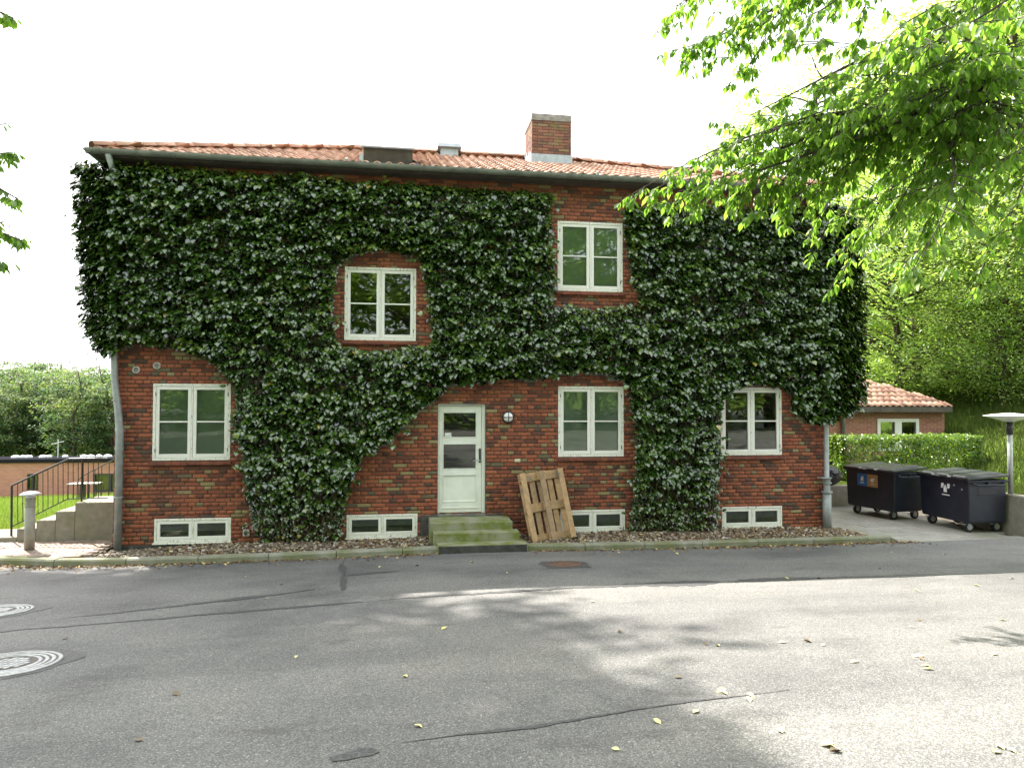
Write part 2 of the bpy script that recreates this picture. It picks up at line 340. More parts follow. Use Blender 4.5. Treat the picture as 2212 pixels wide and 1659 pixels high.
# ------------------------------------------------------------------ ground heights
def zk(x): return -.02+.04*math.exp(-((x-1.3)/2.2)**2)
def road_z(x, y):
    d = -1.15-y
    if d <= 0: return zk(x)-.018*(-d)
    return zk(x)+.078*min(d, 13)+.03*max(0, d-13)
def hill(x, y):
    s = (x-13.6)*.50+(y-5.0)*.10
    return .45+max(0, min(s, 30))*.72
def terr(x, y):
    if -4.9 < x < 8.7 and -1.3 < y < 7.8: return -.3
    if y < -1.0 or (x < -4.5 and y < .42): return road_z(x, min(y, -1.0))-.16
    if x > 7.5 and x < 11.4 and y < 3.0: return -.3
    a = .04-.088*max(0, min(y-1.4, 40))-.02*max(0, min(-x-6, 60))*(1 if y > 1 else 0)
    b = hill(x, y)
    if x < 1.7: return a
    if y > 7.5 and x < 9: t = (x-1.7)/7.3; return a*(1-t)+b*t
    return b
gx = sorted(set([-240, -180, -130, -95, -75]+list(np.arange(-60, -8, 3.0))+list(np.arange(-8, 20, .5))+[11.38, 11.52, 7.45]+list(np.arange(20, 62, 3.0))+[75, 95, 130, 180, 240]))
gy = sorted(set([-240, -160, -110, -80, -60, -45]+list(np.arange(-36, -1.5, 1.5))+[-1.2, -1.05, -.9, .40, .47]+list(np.arange(-.5, 10, .5))+[2.98, 3.12]+list(np.arange(10, 62, 2.5))+[75, 95, 130, 180, 240]))
V = [(x, y, terr(x, y)) for y in gy for x in gx]; nx = len(gx)
Fq = np.array([[j*nx+i, j*nx+i+1, (j+1)*nx+i+1, (j+1)*nx+i] for j in range(len(gy)-1) for i in range(nx-1)])
ground = put('ground', mesh_from('ground', V, Fq, True), M_['lawn'], kind='structure')
# asphalt sheet
rx = list(np.arange(-40, -8, 2.0))+list(np.arange(-8, 14, .35))+list(np.arange(14, 46, 2.0)); ry = list(np.arange(-45, -14, 2.0))+list(np.arange(-14, -1.2, .35))+[-1.15]
KL = [(-9.5, .9), (-7.6, -.15), (-6.4, -.66), (-5.7, -.88), (-5.0, -1.08), (-4.2, -1.16), (-2.0, -1.15), (.62, -1.15)]
def kerb_y(x):
    if x >= -4.2: return -1.15
    for (a, b), (c, d) in zip(KL[:-1], KL[1:]):
        if a <= x <= c: return b+(d-b)*(x-a)/(c-a)
    return .9
V = []; 
for y in ry:
    for x in rx:
        ky = kerb_y(x) if x < -4.2 else -1.15
        yy = y+(ky+1.15)*max(0, 1-(-1.15-y)/4.0) if y > -5.15 else y
        V.append((x, yy, road_z(x, min(yy, -1.15)) if yy > -1.15 else road_z(x, yy)))
nx = len(rx); Fq = np.array([[j*nx+i, j*nx+i+1, (j+1)*nx+i+1, (j+1)*nx+i] for j in range(len(ry)-1) for i in range(nx-1)])
road = put('road', mesh_from('road', V, Fq, True), M_['asphalt'], kind='structure')
def road_pt(u, v):
    r = ray(u, v); t = 3.0
    for _ in range(60):
        P = CAM+r*t; t += (P[2]-road_z(P[0], P[1]))/(-r[2]+.078*r[1])*.9
    return CAM+r*t
def strip(name, pts, widths, seed):
    P = [road_pt(*p) for p in pts]; fine = []; wf = []
    for i in range(len(P)-1):
        n = max(2, int(np.linalg.norm(P[i+1]-P[i])/.05))
        for k in range(n): t = k/n; fine.append(P[i]*(1-t)+P[i+1]*t); wf.append(widths[i]*(1-t)+widths[i+1]*t)
    mb = MB(); V = []
    for i, (p, w) in enumerate(zip(fine, wf)):
        d = fine[min(i+1, len(fine)-1)]-fine[max(i-1, 0)]; d /= np.linalg.norm(d)+1e-9; s = np.array([-d[1], d[0], 0])
        for sg in (-1, 1):
            j = 1+1.3*noise.noise(Vector((p[0]*2.2, p[1]*2.2, seed)))+.5*noise.noise(Vector((p[0]*4.6, p[1]*4.6, seed+sg)))+1.0*noise.noise(Vector((p[0]*13, p[1]*13, seed-sg)))
            q = p+s*sg*max(.02, j)*w/2; V.append((q[0], q[1], road_z(q[0], q[1])+.004))
    mb.add(V, [[2*i, 2*i+2, 2*i+3, 2*i+1] for i in range(len(fine)-1)])
    mb.build(name, M_['tar'], kind='structure')
strip('asphalt_seam', [(-60, 1367), (150, 1352), (300, 1340), (480, 1324), (640, 1311), (760, 1302), (900, 1290), (1100, 1278), (1300, 1266), (1500, 1259), (1700, 1250), (1900, 1245), (2260, 1234)],
      [.05, .07, .05, .08, .09, .07, .06, .10, .13, .16, .18, .13, .05], 1)
strip('asphalt_seam', [(130, 1336), (300, 1318), (480, 1297), (600, 1284), (690, 1271)], [.02, .06, .13, .05, .02], 2)
strip('asphalt_seam', [(739, 1217), (742, 1243), (741, 1277)], [.06, .10, .05], 3)
strip('asphalt_seam', [(742, 1243), (800, 1238), (870, 1233)], [.10, .10, .03], 4)
strip('asphalt_seam', [(715, 1642), (770, 1630), (828, 1612)], [.08, .10, .05], 5)
strip('asphalt_seam', [(868, 1604), (1000, 1586), (1150, 1570), (1300, 1545), (1480, 1516), (1600, 1503), (1720, 1488)], [.01, .018, .03, .018, .022, .012, .006], 6)

# ------------------------------------------------------------------ kerb
kerb = put('kerb', MB().b2((-4.2, -1.05, -.25), (.6, -1.02, .02)).mesh('kerb'), M_['joint'], kind='structure')
def kerb_run(pts, L=1.0):
    P = [np.array(p, float) for p in pts]; cum = [0]
    for a, b in zip(P[:-1], P[1:]): cum.append(cum[-1]+np.linalg.norm(b-a))
    def at(s):
        s = max(0, min(cum[-1], s))
        for i in range(len(P)-1):
            if s <= cum[i+1]+1e-9: t = (s-cum[i])/(cum[i+1]-cum[i]); return P[i]*(1-t)+P[i+1]*t
    s = 0
    while s < cum[-1]-.05:
        e = min(s+L, cum[-1]); a, b = at(s+.004), at(e-.006); d = (b-a)/np.linalg.norm(b-a); nrm = np.array([-d[1], d[0]])
        V = []; prof = [(0, -.16), (0, .075), (.018, .098), (.13, .104), (.13, -.16)]
        for q in (a, b):
            jz = random.uniform(-.004, .004)
            for w, h in prof:
                p = q+nrm*(w+random.uniform(-.0015, .0015)); V.append((p[0], p[1], zk(q[0])+h+jz))
        n = len(prof); Fs = [[i, i+1, n+i+1, n+i] for i in range(n-1)]+[list(range(n))[::-1], [n+i for i in range(n)]]
        MB().add(V, Fs).build('kerb_stone', M_['kerb'], kerb); s = e
kerb_run(KL, 1.0)
kerb_run([(1.97, -1.15), (8.42, -1.15)], 1.0)
mb = MB(); z0 = zk(8.5); mb.add([(8.425, -1.15, z0-.16), (8.425, -1.02, z0-.16), (8.425, -1.02, z0+.10), (8.425, -1.15, z0+.085), (8.62, -1.15, z0-.16), (8.62, -1.02, z0-.16), (8.58, -1.02, z0+.02), (8.58, -1.15, z0+.01)],
       [(0, 1, 2, 3), (4, 7, 6, 5), (0, 3, 7, 4), (1, 5, 6, 2), (3, 2, 6, 7)]); mb.build('kerb_stone', M_['kerb'], kerb)

# ------------------------------------------------------------------ house
XL, XR, YB = -4.55, 7.97, 7.75
WT = 6.33
house = thing('brick_house', 'two-storey red brick house with hipped tile roof, its front half covered in ivy', 'house', (1.7, 3.8, 0), world=True)
WINW, WINH = 1.207, 1.254
WINS = [(-3.972, 1.419), (2.780, 1.419), (5.842, 1.419), (-.941, 3.434), (2.765, 4.376)]
BAS = [(-3.924, .091), (-.876, .091), (2.819, .091), (5.854, .091)]; BW, BH = 1.189, .383
DOOR = (.655, 1.485, .457, 2.357)
OPEN = [(x, x+WINW, z, z+WINH) for x, z in WINS]+[(x, x+BW, z, z+BH) for x, z in BAS]+[DOOR]
# mortar sheet with the openings cut out
xs = sorted(set([XL, XR]+[o[0] for o in OPEN]+[o[1] for o in OPEN])); zs = sorted(set([-.2, WT]+[o[2] for o in OPEN]+[o[3] for o in OPEN]))
mb = MB()
for i in range(len(xs)-1):
    for j in range(len(zs)-1):
        cx, cz = (xs[i]+xs[i+1])/2, (zs[j]+zs[j+1])/2
        if any(o[0] < cx < o[1] and o[2] < cz < o[3] for o in OPEN): continue
        mb.quad((xs[i], .009, zs[j]), (xs[i+1], .009, zs[j]), (xs[i+1], .009, zs[j+1]), (xs[i], .009, zs[j+1]))
for a, b, c, d in OPEN:      # reveals
    g = .001
    mb.quad((a-g, .009, c), (a-g, .25, c), (a-g, .25, d), (a-g, .009, d)); mb.quad((b+g, .009, c), (b+g, .009, d), (b+g, .25, d), (b+g, .25, c))
    mb.quad((a, .009, d+g), (a, .25, d+g), (b, .25, d+g), (b, .009, d+g)); mb.quad((a, .009, c-g), (b, .009, c-g), (b, .25, c-g), (a, .25, c-g))
wall = mb.build('wall', M_['mortar'], house)
def brickwall_mat(name, c1, c2, mort, scale=1.0, axis='X'):
    m, nt, b = mk(name); g = nt.nodes.new('ShaderNodeNewGeometry'); sx = nt.nodes.new('ShaderNodeSeparateXYZ'); cx = nt.nodes.new('ShaderNodeCombineXYZ')
    nt.links.new(g.outputs['Position'], sx.inputs[0]); nt.links.new(sx.outputs[axis], cx.inputs['X']); nt.links.new(sx.outputs['Z'], cx.inputs['Y'])
    t = N(nt, 'ShaderNodeTexBrick', Scale=scale); t.inputs['Brick Width'].default_value = .24; t.inputs['Row Height'].default_value = .0667; t.inputs['Mortar Size'].default_value = .006; t.inputs['Bias'].default_value = -.1
    t.inputs['Color1'].default_value = (*c1, 1); t.inputs['Color2'].default_value = (*c2, 1); t.inputs['Mortar'].default_value = (*mort, 1)
    nt.links.new(cx.outputs[0], t.inputs['Vector']); nt.links.new(t.outputs['Color'], b.inputs['Base Color']); b.inputs['Roughness'].default_value = .9
    bump(nt, b, t.outputs['Fac'], -.4, .006); return m
M_['side'] = brickwall_mat('side_brickwork', (.33, .085, .04), (.16, .05, .035), (.13, .085, .06), axis='Y')
MB().b2((XL, .12, -.2), (XL+.25, YB, WT)).build('side_wall', M_['side'], house)
MB().b2((XR-.25, .12, -.2), (XR, YB, WT)).build('side_wall', M_['side'], house)
MB().b2((XL+.26, YB-.25, -.2), (XR-.26, YB, WT)).build('rear_wall', M_['side'], house)
mb = MB(); mb.b2((XL+.26, .6, -.25), (XR-.26, YB-.3, -.15)); mb.b2((XL+.26, .6, 3.0), (XR-.26, YB-.3, 3.2)); mb.build('floor_slab', M_['dark_room'], house)
MB().b2((XL-.01, -.012, -.25), (XR+.01, .05, .058), .004).build('plinth', M_['plinth'], house)
# bricks: stretcher courses alternate with header courses
def brick_geo(w, h, seed, p=0.0):
    r = random.Random(seed); c = .005
    j = lambda s=.0022: r.uniform(-s, s)
    fr = [(-w/2+c+j(), -p+j(.0015), -h/2+c+j()), (w/2-c+j(), -p+j(.0015), -h/2+c+j()), (w/2-c+j(), -p+j(.0015), h/2-c+j()), (-w/2+c+j(), -p+j(.0015), h/2-c+j())]
    md = [(-w/2+j(), .005-p, -h/2+j()), (w/2+j(), .005-p, -h/2+j()), (w/2+j(), .005-p, h/2+j()), (-w/2+j(), .005-p, h/2+j())]
    bk = [(x, .10, z) for x, _, z in md]
    fs = [(0, 1, 2, 3)]+[(4+i, 4+(i+1) % 4, (i+1) % 4, i) for i in range(4)]+[(8+i, 8+(i+1) % 4, 4+(i+1) % 4, 4+i) for i in range(4)]
    return fr+md+bk, fs
def pick_tint(r, x=0, z=0):
    u = r.random()
    if u < .60: return r.uniform(0, .55)
    if u < .80: return r.uniform(.55, .74)
    if u < .90: return r.uniform(.74, .86)
    return r.uniform(.90, .97)
# ivy outlines (pixel outline projected on the wall), used for the plants and to know which bricks show
def poly(pts, y=-.2): return np.array([on_y(u, v, y)[[0, 2]] for u, v in pts])
IVY_L = poly([(158, 352), (240, 345), (300, 350), (450, 361), (600, 371), (750, 384), (900, 392), (1000, 398), (1100, 406), (1188, 413), (1195, 500), (1198, 580), (1204, 655), (1290, 664), (1300, 800), (1215, 802), (1165, 818), (1090, 812), (1010, 824), (960, 834), (946, 858), (905, 884), (880, 908), (838, 955), (800, 962), (775, 1000), (752, 1050), (738, 1095), (734, 1172), (640, 1176), (560, 1176), (540, 1110), (530, 1060), (520, 980), (507, 920), (500, 840), (484, 800), (440, 772), (390, 748), (330, 742), (262, 738), (225, 768), (200, 752), (176, 700), (168, 600), (160, 480)])
HOLE = poly([(742, 546), (820, 530), (908, 545), (922, 600), (930, 680), (938, 744), (860, 750), (760, 754), (722, 742), (714, 650), (720, 580)])
IVY_R = poly([(1290, 664), (1396, 660), (1378, 600), (1362, 520), (1352, 448), (1380, 440), (1450, 442), (1600, 443), (1700, 441), (1815, 440), (1856, 470), (1868, 550), (1874, 700), (1872, 866), (1842, 890), (1790, 914), (1752, 906), (1722, 880), (1726, 850), (1692, 832), (1640, 826), (1600, 832), (1568, 862), (1558, 930), (1562, 1000), (1554, 1060), (1560, 1140), (1450, 1158), (1368, 1148), (1378, 1060), (1386, 950), (1372, 870), (1362, 820), (1330, 812), (1300, 800)])
def inside(P, poly_):
    x, y = P[:, 0], P[:, 1]; c = np.zeros(len(P), bool); n = len(poly_)
    for i in range(n):
        x1, y1 = poly_[i]; x2, y2 = poly_[(i+1) % n]
        if abs(y2-y1) < 1e-12: continue
        c ^= ((y1 > y) != (y2 > y)) & (x < (x2-x1)*(y-y1)/(y2-y1)+x1)
    return c
def edge_dist(P, poly_):
    d = np.full(len(P), 1e9); n = len(poly_)
    for i in range(n):
        a = poly_[i]; b = poly_[(i+1) % n]; ab = b-a; t = np.clip(((P-a)@ab)/(ab@ab+1e-12), 0, 1)
        d = np.minimum(d, np.linalg.norm(P-(a+t[:, None]*ab), axis=1))
    return d
MODH, GAP = .0667, .0145
bricks = []; rb = random.Random(5)
k = 0; z = .062
while z+MODH < WT+.01:
    st = k % 2 == 0; w = .24 if st else .12
    x = XL+(0 if st else -.06)+(.12 if (k//2) % 2 and st else 0)-w
    while x < XR:
        a, b = max(x+GAP/2, XL), min(x+w-GAP/2, XR)
        # a few odd three-quarter bricks
        if b-a > .03:
            parts = [(a, b, z+GAP*.42, z+MODH-GAP*.42)]
            for o in OPEN:
                new = []
                for (a1, b1, c1, d1) in parts:
                    if b1 <= o[0] or a1 >= o[1] or d1 <= o[2] or c1 >= o[3]: new.append((a1, b1, c1, d1)); continue
                    if c1 < o[2]-.02: new.append((a1, b1, c1, o[2]-.002))
                    elif d1 > o[3]+.02: new.append((a1, b1, o[3]+.002, d1))
                    else:
                        if a1 < o[0]-.03: new.append((a1, o[0]-.003, c1, d1))
                        if b1 > o[1]+.03: new.append((o[1]+.003, b1, c1, d1))
                parts = new
            for q in parts: bricks.append((*q, abs(b-a-(w-GAP)) < .001 and len(parts) == 1 and q[3]-q[2] > .05, st))
        x += w
    z += MODH; k += 1
cen = np.array([((a+b)/2, (c+d)/2) for a, b, c, d, _, _ in bricks])
hid = (inside(cen, IVY_L) & ~inside(cen, HOLE)) | inside(cen, IVY_R)
dist = np.array([np.linalg.norm(np.array([c[0], 0, c[1]])-CAM) for c in cen])
score = np.array([(b-a)*(d-c) for a, b, c, d, _, _ in bricks])/dist**2
full = np.array([q[4] for q in bricks]); vis = ~hid & full & (cen[:, 1] > .13)
order = [i for i in np.argsort(-score) if vis[i]][:298]
singles = set(order)
var = {}
for st in (True, False):
    for i in range(14):
        V, Fs = brick_geo((.24 if st else .12)-GAP, MODH-GAP*.84, i+100*st, random.uniform(0, .004)); t = pick_tint(rb)
        var[(st, i)] = mesh_from('brick', V, Fs, False, [t]*len(V)); var[(st, i)].materials.append(M_['brick'])
BV = []; BF = []; BT = []; rr = random.Random(9)
pale = int(np.argmin(np.linalg.norm(cen-on_y(1117, 993)[[0, 2]], axis=1)))
for i, (a, b, c, d, fl, st) in enumerate(bricks):
    if i in singles and i != pale:
        put('brick', var[(st, rr.randrange(14))], None, wall, loc=((a+b)/2+rr.uniform(-.001, .001), rr.uniform(-.002, .002), (c+d)/2))
    else:
        V, Fs = brick_geo(b-a, d-c, i, rr.uniform(-.001, .005)); n = len(BV); cx, cz = (a+b)/2, (c+d)/2
        BV += [(x+cx, y, z_+cz) for x, y, z_ in V]; BF += [[j+n for j in f] for f in Fs]; t = 1.0 if i == pale else pick_tint(rr); BT += [t]*len(V)
put('brickwork', mesh_from('brickwork', BV, np.array(BF), False, BT), M_['brick'], wall, kind='stuff')

# windows
def ring(mb, a, b, c, d, w, y0, y1, bev=.003, wb=None):
    wb = w if wb is None else wb
    mb.b2((a, y0, c), (a+w, y1, d), bev); mb.b2((b-w, y0, c), (b, y1, d), bev)
    mb.b2((a+w, y0+.001, d-w), (b-w, y1, d), bev); mb.b2((a+w, y0+.001, c), (b-w, y1, c+wb), bev)
LABW = {0: None}
for wi, (x, z) in enumerate(WINS):
    W = put('window', MB().b2((x, -.006, z), (x+.042, .07, z+WINH), .003).b2((x+WINW-.042, -.006, z), (x+WINW, .07, z+WINH), .003).b2((x+.042, -.005, z+WINH-.042), (x+WINW-.042, .07, z+WINH), .003)
            .b2((x+.042, -.005, z), (x+WINW-.042, .07, z+.042), .003).b2((x+WINW/2-.012, -.003, z+.042), (x+WINW/2+.012, .06, z+WINH-.042), .003).mesh('window'), M_['worn_paint'], house)
    sw = (WINW-.084-.024)/2
    for s in (0, 1):
        a = x+.042+s*(sw+.024)+.003; b = a+sw-.006; c = z+.045; d = z+WINH-.045
        mb = MB(); ring(mb, a, b, c, d, .053, .002, .05, .004, .060)
        zm = (c+.06+d-.053)/2; mb.b2((a+.053, .006, zm-.0125), (b-.053, .04, zm+.0125), .004)
        mb.build('sash', M_['white_paint'], W)
        for c1, d1 in ((c+.06, zm-.0125), (zm+.0125, d-.053)):
            MB().b2((a+.05, .026, c1-.003), (b-.05, .032, d1+.003)).build('pane', M_['glass'], W)
    # brick-on-edge sill
    mb = MB(); n = 11
    for i in range(n):
        x0 = x-.03+i*(WINW+.06)/n; zt = z-.004+random.uniform(-.004, .002); pr = -.062+random.uniform(-.006, .006)
        mb.add([(x0+.002, pr, zt-.062), (x0+(WINW+.06)/n-.002, pr, zt-.062), (x0+(WINW+.06)/n-.002, pr, zt-.022), (x0+.002, pr, zt-.022), (x0+.002, .06, zt-.062), (x0+(WINW+.06)/n-.002, .06, zt-.062), (x0+(WINW+.06)/n-.002, .06, zt), (x0+.002, .06, zt)],
               [(0, 1, 2, 3), (3, 2, 6, 7), (0, 3, 7, 4), (1, 5, 6, 2), (0, 4, 5, 1)], random.uniform(.5, .72))
    mb.build('sill', M_['brick'], W)
    if wi in (0, 1, 4): MB().b2((x+.05, .075, z+.03), (x+WINW-.05, .079, z+WINH-.04)).build('curtain', M_['curtain'], W)
    # hinges
    mb = MB()
    for hx in (x+.042, x+WINW-.042):
        for hz in (.17, WINH-.17): mb.tube([(hx, -.008, z+hz-.03), (hx, -.008, z+hz+.03)], .006, 6)
    mb.build('hinge', M_['iron_dark'], W)
for wi, (x, z) in enumerate(BAS):
    mb = MB(); ring(mb, x, x+BW, z, z+BH, .036, -.006, .07); mb.b2((x+BW/2-.014, -.004, z+.036), (x+BW/2+.014, .06, z+BH-.036), .003); mb.b2((x-.02, -.035, z-.028), (x+BW+.02, .03, z-.004), .004)
    W = mb.build('basement_window', M_['worn_paint'], house); sw = (BW-.072-.028)/2
    for s in (0, 1):
        a = x+.036+s*(sw+.028)+.003; b = a+sw-.006; c = z+.039; d = z+BH-.039
        mb = MB(); ring(mb, a, b, c, d, .048, .0, .05, .004); mb.build('sash', M_['white_paint'], W)
        MB().b2((a+.045, .024, c+.045), (b-.045, .03, d-.045)).build('pane', M_['glass'], W)
        MB().b2((a+.03, .075, c+.03), (b-.03, .079, d-.03)).build('pane_backing', M_['pane_reflection'], W)  # added sheet behind the pane, its grey imitates the road's reflection

# door
a, b, c, d = DOOR; Y0 = .075
door = thing('door', '', 'x'); del door['label']; del door['category']; door.name = 'door'; door.parent = house; door.matrix_parent_inverse = Matrix.Translation(-WP['brick_house'])
mb = MB(); mb.b2((a, Y0-.02, c), (a+.032, .2, d), .004); mb.b2((b-.062, Y0-.02, c), (b, .2, d), .004); mb.b2((a+.032, Y0-.018, d-.035), (b-.062, .2, d), .004); mb.build('door_frame', M_['door_paint'], door)
la, lb, lc, ld = a+.035, b-.066, c+.012, d-.04
zt = d
def dz(v): return zt-v
ga, gb = a+.088, b-.152
mb = MB(); mb.b2((la, Y0, lc), (ga, Y0+.05, ld), .003); mb.b2((gb, Y0, lc), (lb, Y0+.05, ld), .003)
for z1, z2 in ((dz(.146), ld), (dz(.693), dz(.593)), (dz(1.232), dz(1.14)), (lc, dz(1.71))): mb.b2((ga, Y0+.001, z1), (gb, Y0+.05, z2), .003)
mb.build('door_leaf', M_['door_paint'], door)
mb = MB()
for z1, z2 in ((dz(.593), dz(.146)), (dz(1.14), dz(.693)), (dz(1.71), dz(1.232))): ring(mb, ga, gb, z1, z2, .014, Y0-.006, Y0+.02, .003)
mb.build('glazing_bead', M_['door_paint'], door)
MB().b2((ga+.01, Y0+.018, dz(1.70)), (gb-.01, Y0+.04, dz(1.24))).build('door_panel', M_['door_paint'], door)
mb = MB(); mb.b2((la+.04, Y0-.012, lc+.07), (lb-.04, Y0+.002, lc+.084), .003); mb.build('drip_rail', M_['door_paint'], door)
for z1, z2 in ((dz(.593), dz(.146)), (dz(1.14), dz(.693))): MB().b2((ga+.01, Y0+.022, z1+.01), (gb-.01, Y0+.028, z2-.01)).build('pane', M_['glass'], door)
MB().b2((ga+.035, Y0+.018, dz(.575)), (ga+.15, Y0+.0205, dz(.505))).build('notice_card', M_['sticker_white'], door)
mb = MB(); hx = lb-.028; mb.b2((hx-.017, Y0-.022, dz(1.03)), (hx+.017, Y0, dz(.78)), .008); mb.build('lock_plate', M_['black_metal'], door)
mb = MB(); mb.tube([(hx, Y0-.02, dz(.985)), (hx, Y0-.06, dz(.985)), (hx-.03, Y0-.065, dz(.985)), (hx-.13, Y0-.06, dz(.985))], [.010, .010, .009, .008], 8); mb.build('handle', M_['steel'], door, True)
MB().b2((a-.0, -.02, c-.045), (b, .2, c-.002), .004).build('threshold', M_['stone'], door)
MB().b2((b+.01, -.02, c-.14), (b+.32, .03, c-.01), .006).build('base_stone', M_['plinth'], house); MB().b2((a-.30, -.02, c-.42), (a-.01, .03, c-.01), .006).build('base_stone', M_['plinth'], house)

# stoop of three steps
stoop = thing('door_steps', 'moss-green concrete doorstep with three steps below the white door', 'steps', (1.28, -.6, 0), world=True)
def step_blk(x0, x1, y0, y1, z0, z1, mat, nm='step'):
    MB().b2((x0, y0, z0), (x1, y1, z1), .008).build(nm, mat, stoop)
step_blk(.50, 1.86, -.66, -.02, -.2, .413, M_['stoop'])
step_blk(.545, 1.935, -.93, -.664, -.2, .289, M_['stoop'])
step_blk(.60, 2.02, -1.20, -.934, -.2, .152, M_['stoop'])
MB().b2((.615, -1.212, -.2), (2.005, -1.203, .136), .003).build('dark_kick', M_['stoop_dark'], stoop)  # thin dark sheet over the face of the bottom step

# gutters, soffit, roof
EX0, EX1, EY = -4.82, 8.10, -.28; EZ = 6.39; PT = math.tan(R_(22)); RY = 3.72; RZ = EZ+4.0*PT; EYB = 2*RY-EY
mb = MB(); mb.b2((EX0+.02, EY+.03, 6.275), (EX1-.02, -.001, 6.33)); mb.b2((EX0+.02, EY+.03, 6.335), (EX1-.02, EYB-.03, 6.385)); mb.b2((EX0+.02, .0, 6.277), (XL-.002, YB, 6.33)); mb.b2((XR+.002, .0, 6.277), (EX1-.02, YB, 6.33)); mb.build('soffit', M_['soffit'], house)
gut = MB()
def halfround(p0, p1, out, r=.075):
    V = []; p0 = Vector(p0); p1 = Vector(p1); n = 9; out = Vector(out)
    for p in (p0, p1):
        for rr_ in (r, r-.006):
            for k in range(n+1): a_ = math.pi*k/n; V.append(p+out*(-math.cos(a_)*rr_)+Vector((0, 0, -math.sin(a_)*rr_)))
    m = n+1; Fs = []
    for k in range(n): Fs.append([k, k+1, 2*m+k+1, 2*m+k]); Fs.append([m+k, 3*m+k, 3*m+k+1, m+k+1])
    Fs.append([0, 2*m, 3*m, m]); Fs.append([n, m+n, 3*m+n, 2*m+n]); Fs.append(list(range(m))+[m+k for k in range(n, -1, -1)]); Fs.append([2*m+k for k in range(m)][::-1]+[3*m+k for k in range(m)])
    gut.add(V, Fs)
GY = EY-.055; GZ = 6.365
halfround((EX0-.10, GY, GZ), (EX1+.13, GY, GZ), (0, 1, 0)); halfround((EX0-.055, GY-.075, GZ), (EX0-.055, EYB, GZ), (1, 0, 0)); halfround((EX1+.055, GY-.075, GZ), (EX1+.055, EYB, GZ), (-1, 0, 0))
for i in range(24): x = EX0+.1+i*.56; gut.tube([(x, GY+.08*math.cos(t), GZ-.081*math.sin(t)) for t in np.linspace(0.1, math.pi-.1, 8)], .007, 5)
for x in (-.9, 3.4): gut.tube([(x-.02, GY, GZ-.001), (x+.02, GY, GZ-.001)], .079, 10)
gut.build('gutter', M_['gutter'], house)
for x0, x1, y0, y1 in ((EX0, EX1, EY, None),): pass
roof = MB(); E4 = [(EX0, EY, EZ-.02), (EX1, EY, EZ-.02), (EX1, EYB, EZ-.02), (EX0, EYB, EZ-.02)]; RL, RR = (EX0+4, RY, RZ-.02), (EX1-4, RY, RZ-.02)
roof.add(E4+[RL, RR], [(0, 1, 5, 4), (1, 2, 5), (2, 3, 4, 5), (3, 0, 4), (0, 3, 2, 1)]); roof = roof.build('roof', M_['tile_base'], house)
TW, TL = .198, .315
def tile_geo(seed):
    r = random.Random(seed); n = 8; V = []; w = TW+.02
    for v, lift in ((0, .018), (TL+.05, -.006)):
        for k in range(n+1):
            s = k/n; h = .024*math.sin(2*math.pi*(s-.02))*(1 if s > .5 else 1.0)+.006
            V.append((s*w-TW/2, v, h+lift))
    for k in range(n+1): V.append((V[k][0], 0.0, V[k][2]-.016))
    m = n+1; Fs = [[k, k+1, m+k+1, m+k] for k in range(n)]+[[2*m+k, 2*m+k+1, k+1, k] for k in range(n)]
    V = [(x+r.uniform(-.002, .002), y+r.uniform(-.004, .004), z) for x, y, z in V]
    return V, Fs
tiles = []      # (origin, U axis, Vaxis, normal)
cs, sn = math.cos(R_(22)), math.sin(R_(22)); SL = 4.0/cs
faces = [('F', Vector((EX0, EY, EZ)), Vector((1, 0, 0)), Vector((0, cs, sn)), EX1-EX0), ('B', Vector((EX1, EYB, EZ)), Vector((-1, 0, 0)), Vector((0, -cs, sn)), EX1-EX0),
         ('L', Vector((EX0, EYB, EZ)), Vector((0, -1, 0)), Vector((cs, 0, sn)), EYB-EY), ('R', Vector((EX1, EY, EZ)), Vector((0, 1, 0)), Vector((-cs, 0, sn)), EYB-EY)]
CH = on_y(1149, 343, 2.75)[0], on_y(1234, 343, 2.75)[0]
SK = on_y(787, 330, .35)[0], on_y(891, 330, .35)[0]
for nm, o, U, Vv, L in faces:
    for r in range(int(SL/TL)+1):
        v = r*TL-.04
        for c_ in range(int(L/TW)+1):
            u = c_*TW+TW/2; lim = max(v, 0)*cs
            if u < lim+.05 or u > L-lim-.05 or v > SL-.12: continue
            p = o+U*u+Vv*v
            if nm == 'F' and (SK[0]-.06 < p.x < SK[1]+.06 and .05 < v < 1.15): continue
            if nm == 'F' and (CH[0]-.02 < p.x < CH[1]+.02 and p.y > 2.6): continue
            tiles.append((nm, p, U, Vv))
fr = [i for i, t in enumerate(tiles) if t[0] == 'F']; fr.sort(key=lambda i: (tiles[i][1]-Vector(CAM)).length); one = set(fr[:296])
tv = []
for i in range(12):
    V, Fs = tile_geo(i); me = mesh_from('roof_tile', V, Fs, True, [random.random()]*len(V)); me.materials.append(M_['tile']); tv.append((me, V, Fs))
TV = []; TF = []; TT = []
for i, (nm, p, U, Vv) in enumerate(tiles):
    Nn = U.cross(Vv); me, V, Fs = tv[random.randrange(12)]
    if i in one:
        ob = put('roof_tile', me, None, roof); ob.matrix_local = Matrix.Translation(p) @ Matrix((U, Vv, Nn)).transposed().to_4x4()
    else:
        n = len(TV); TV += [tuple(p+U*x+Vv*y+Nn*z_) for x, y, z_ in V]; TF += [[j+n for j in f] for f in Fs]; TT += [random.random()]*len(V)
put('roof_tiling', mesh_from('roof_tiling', TV, np.array(TF), True, TT), M_['tile'], roof, kind='stuff')
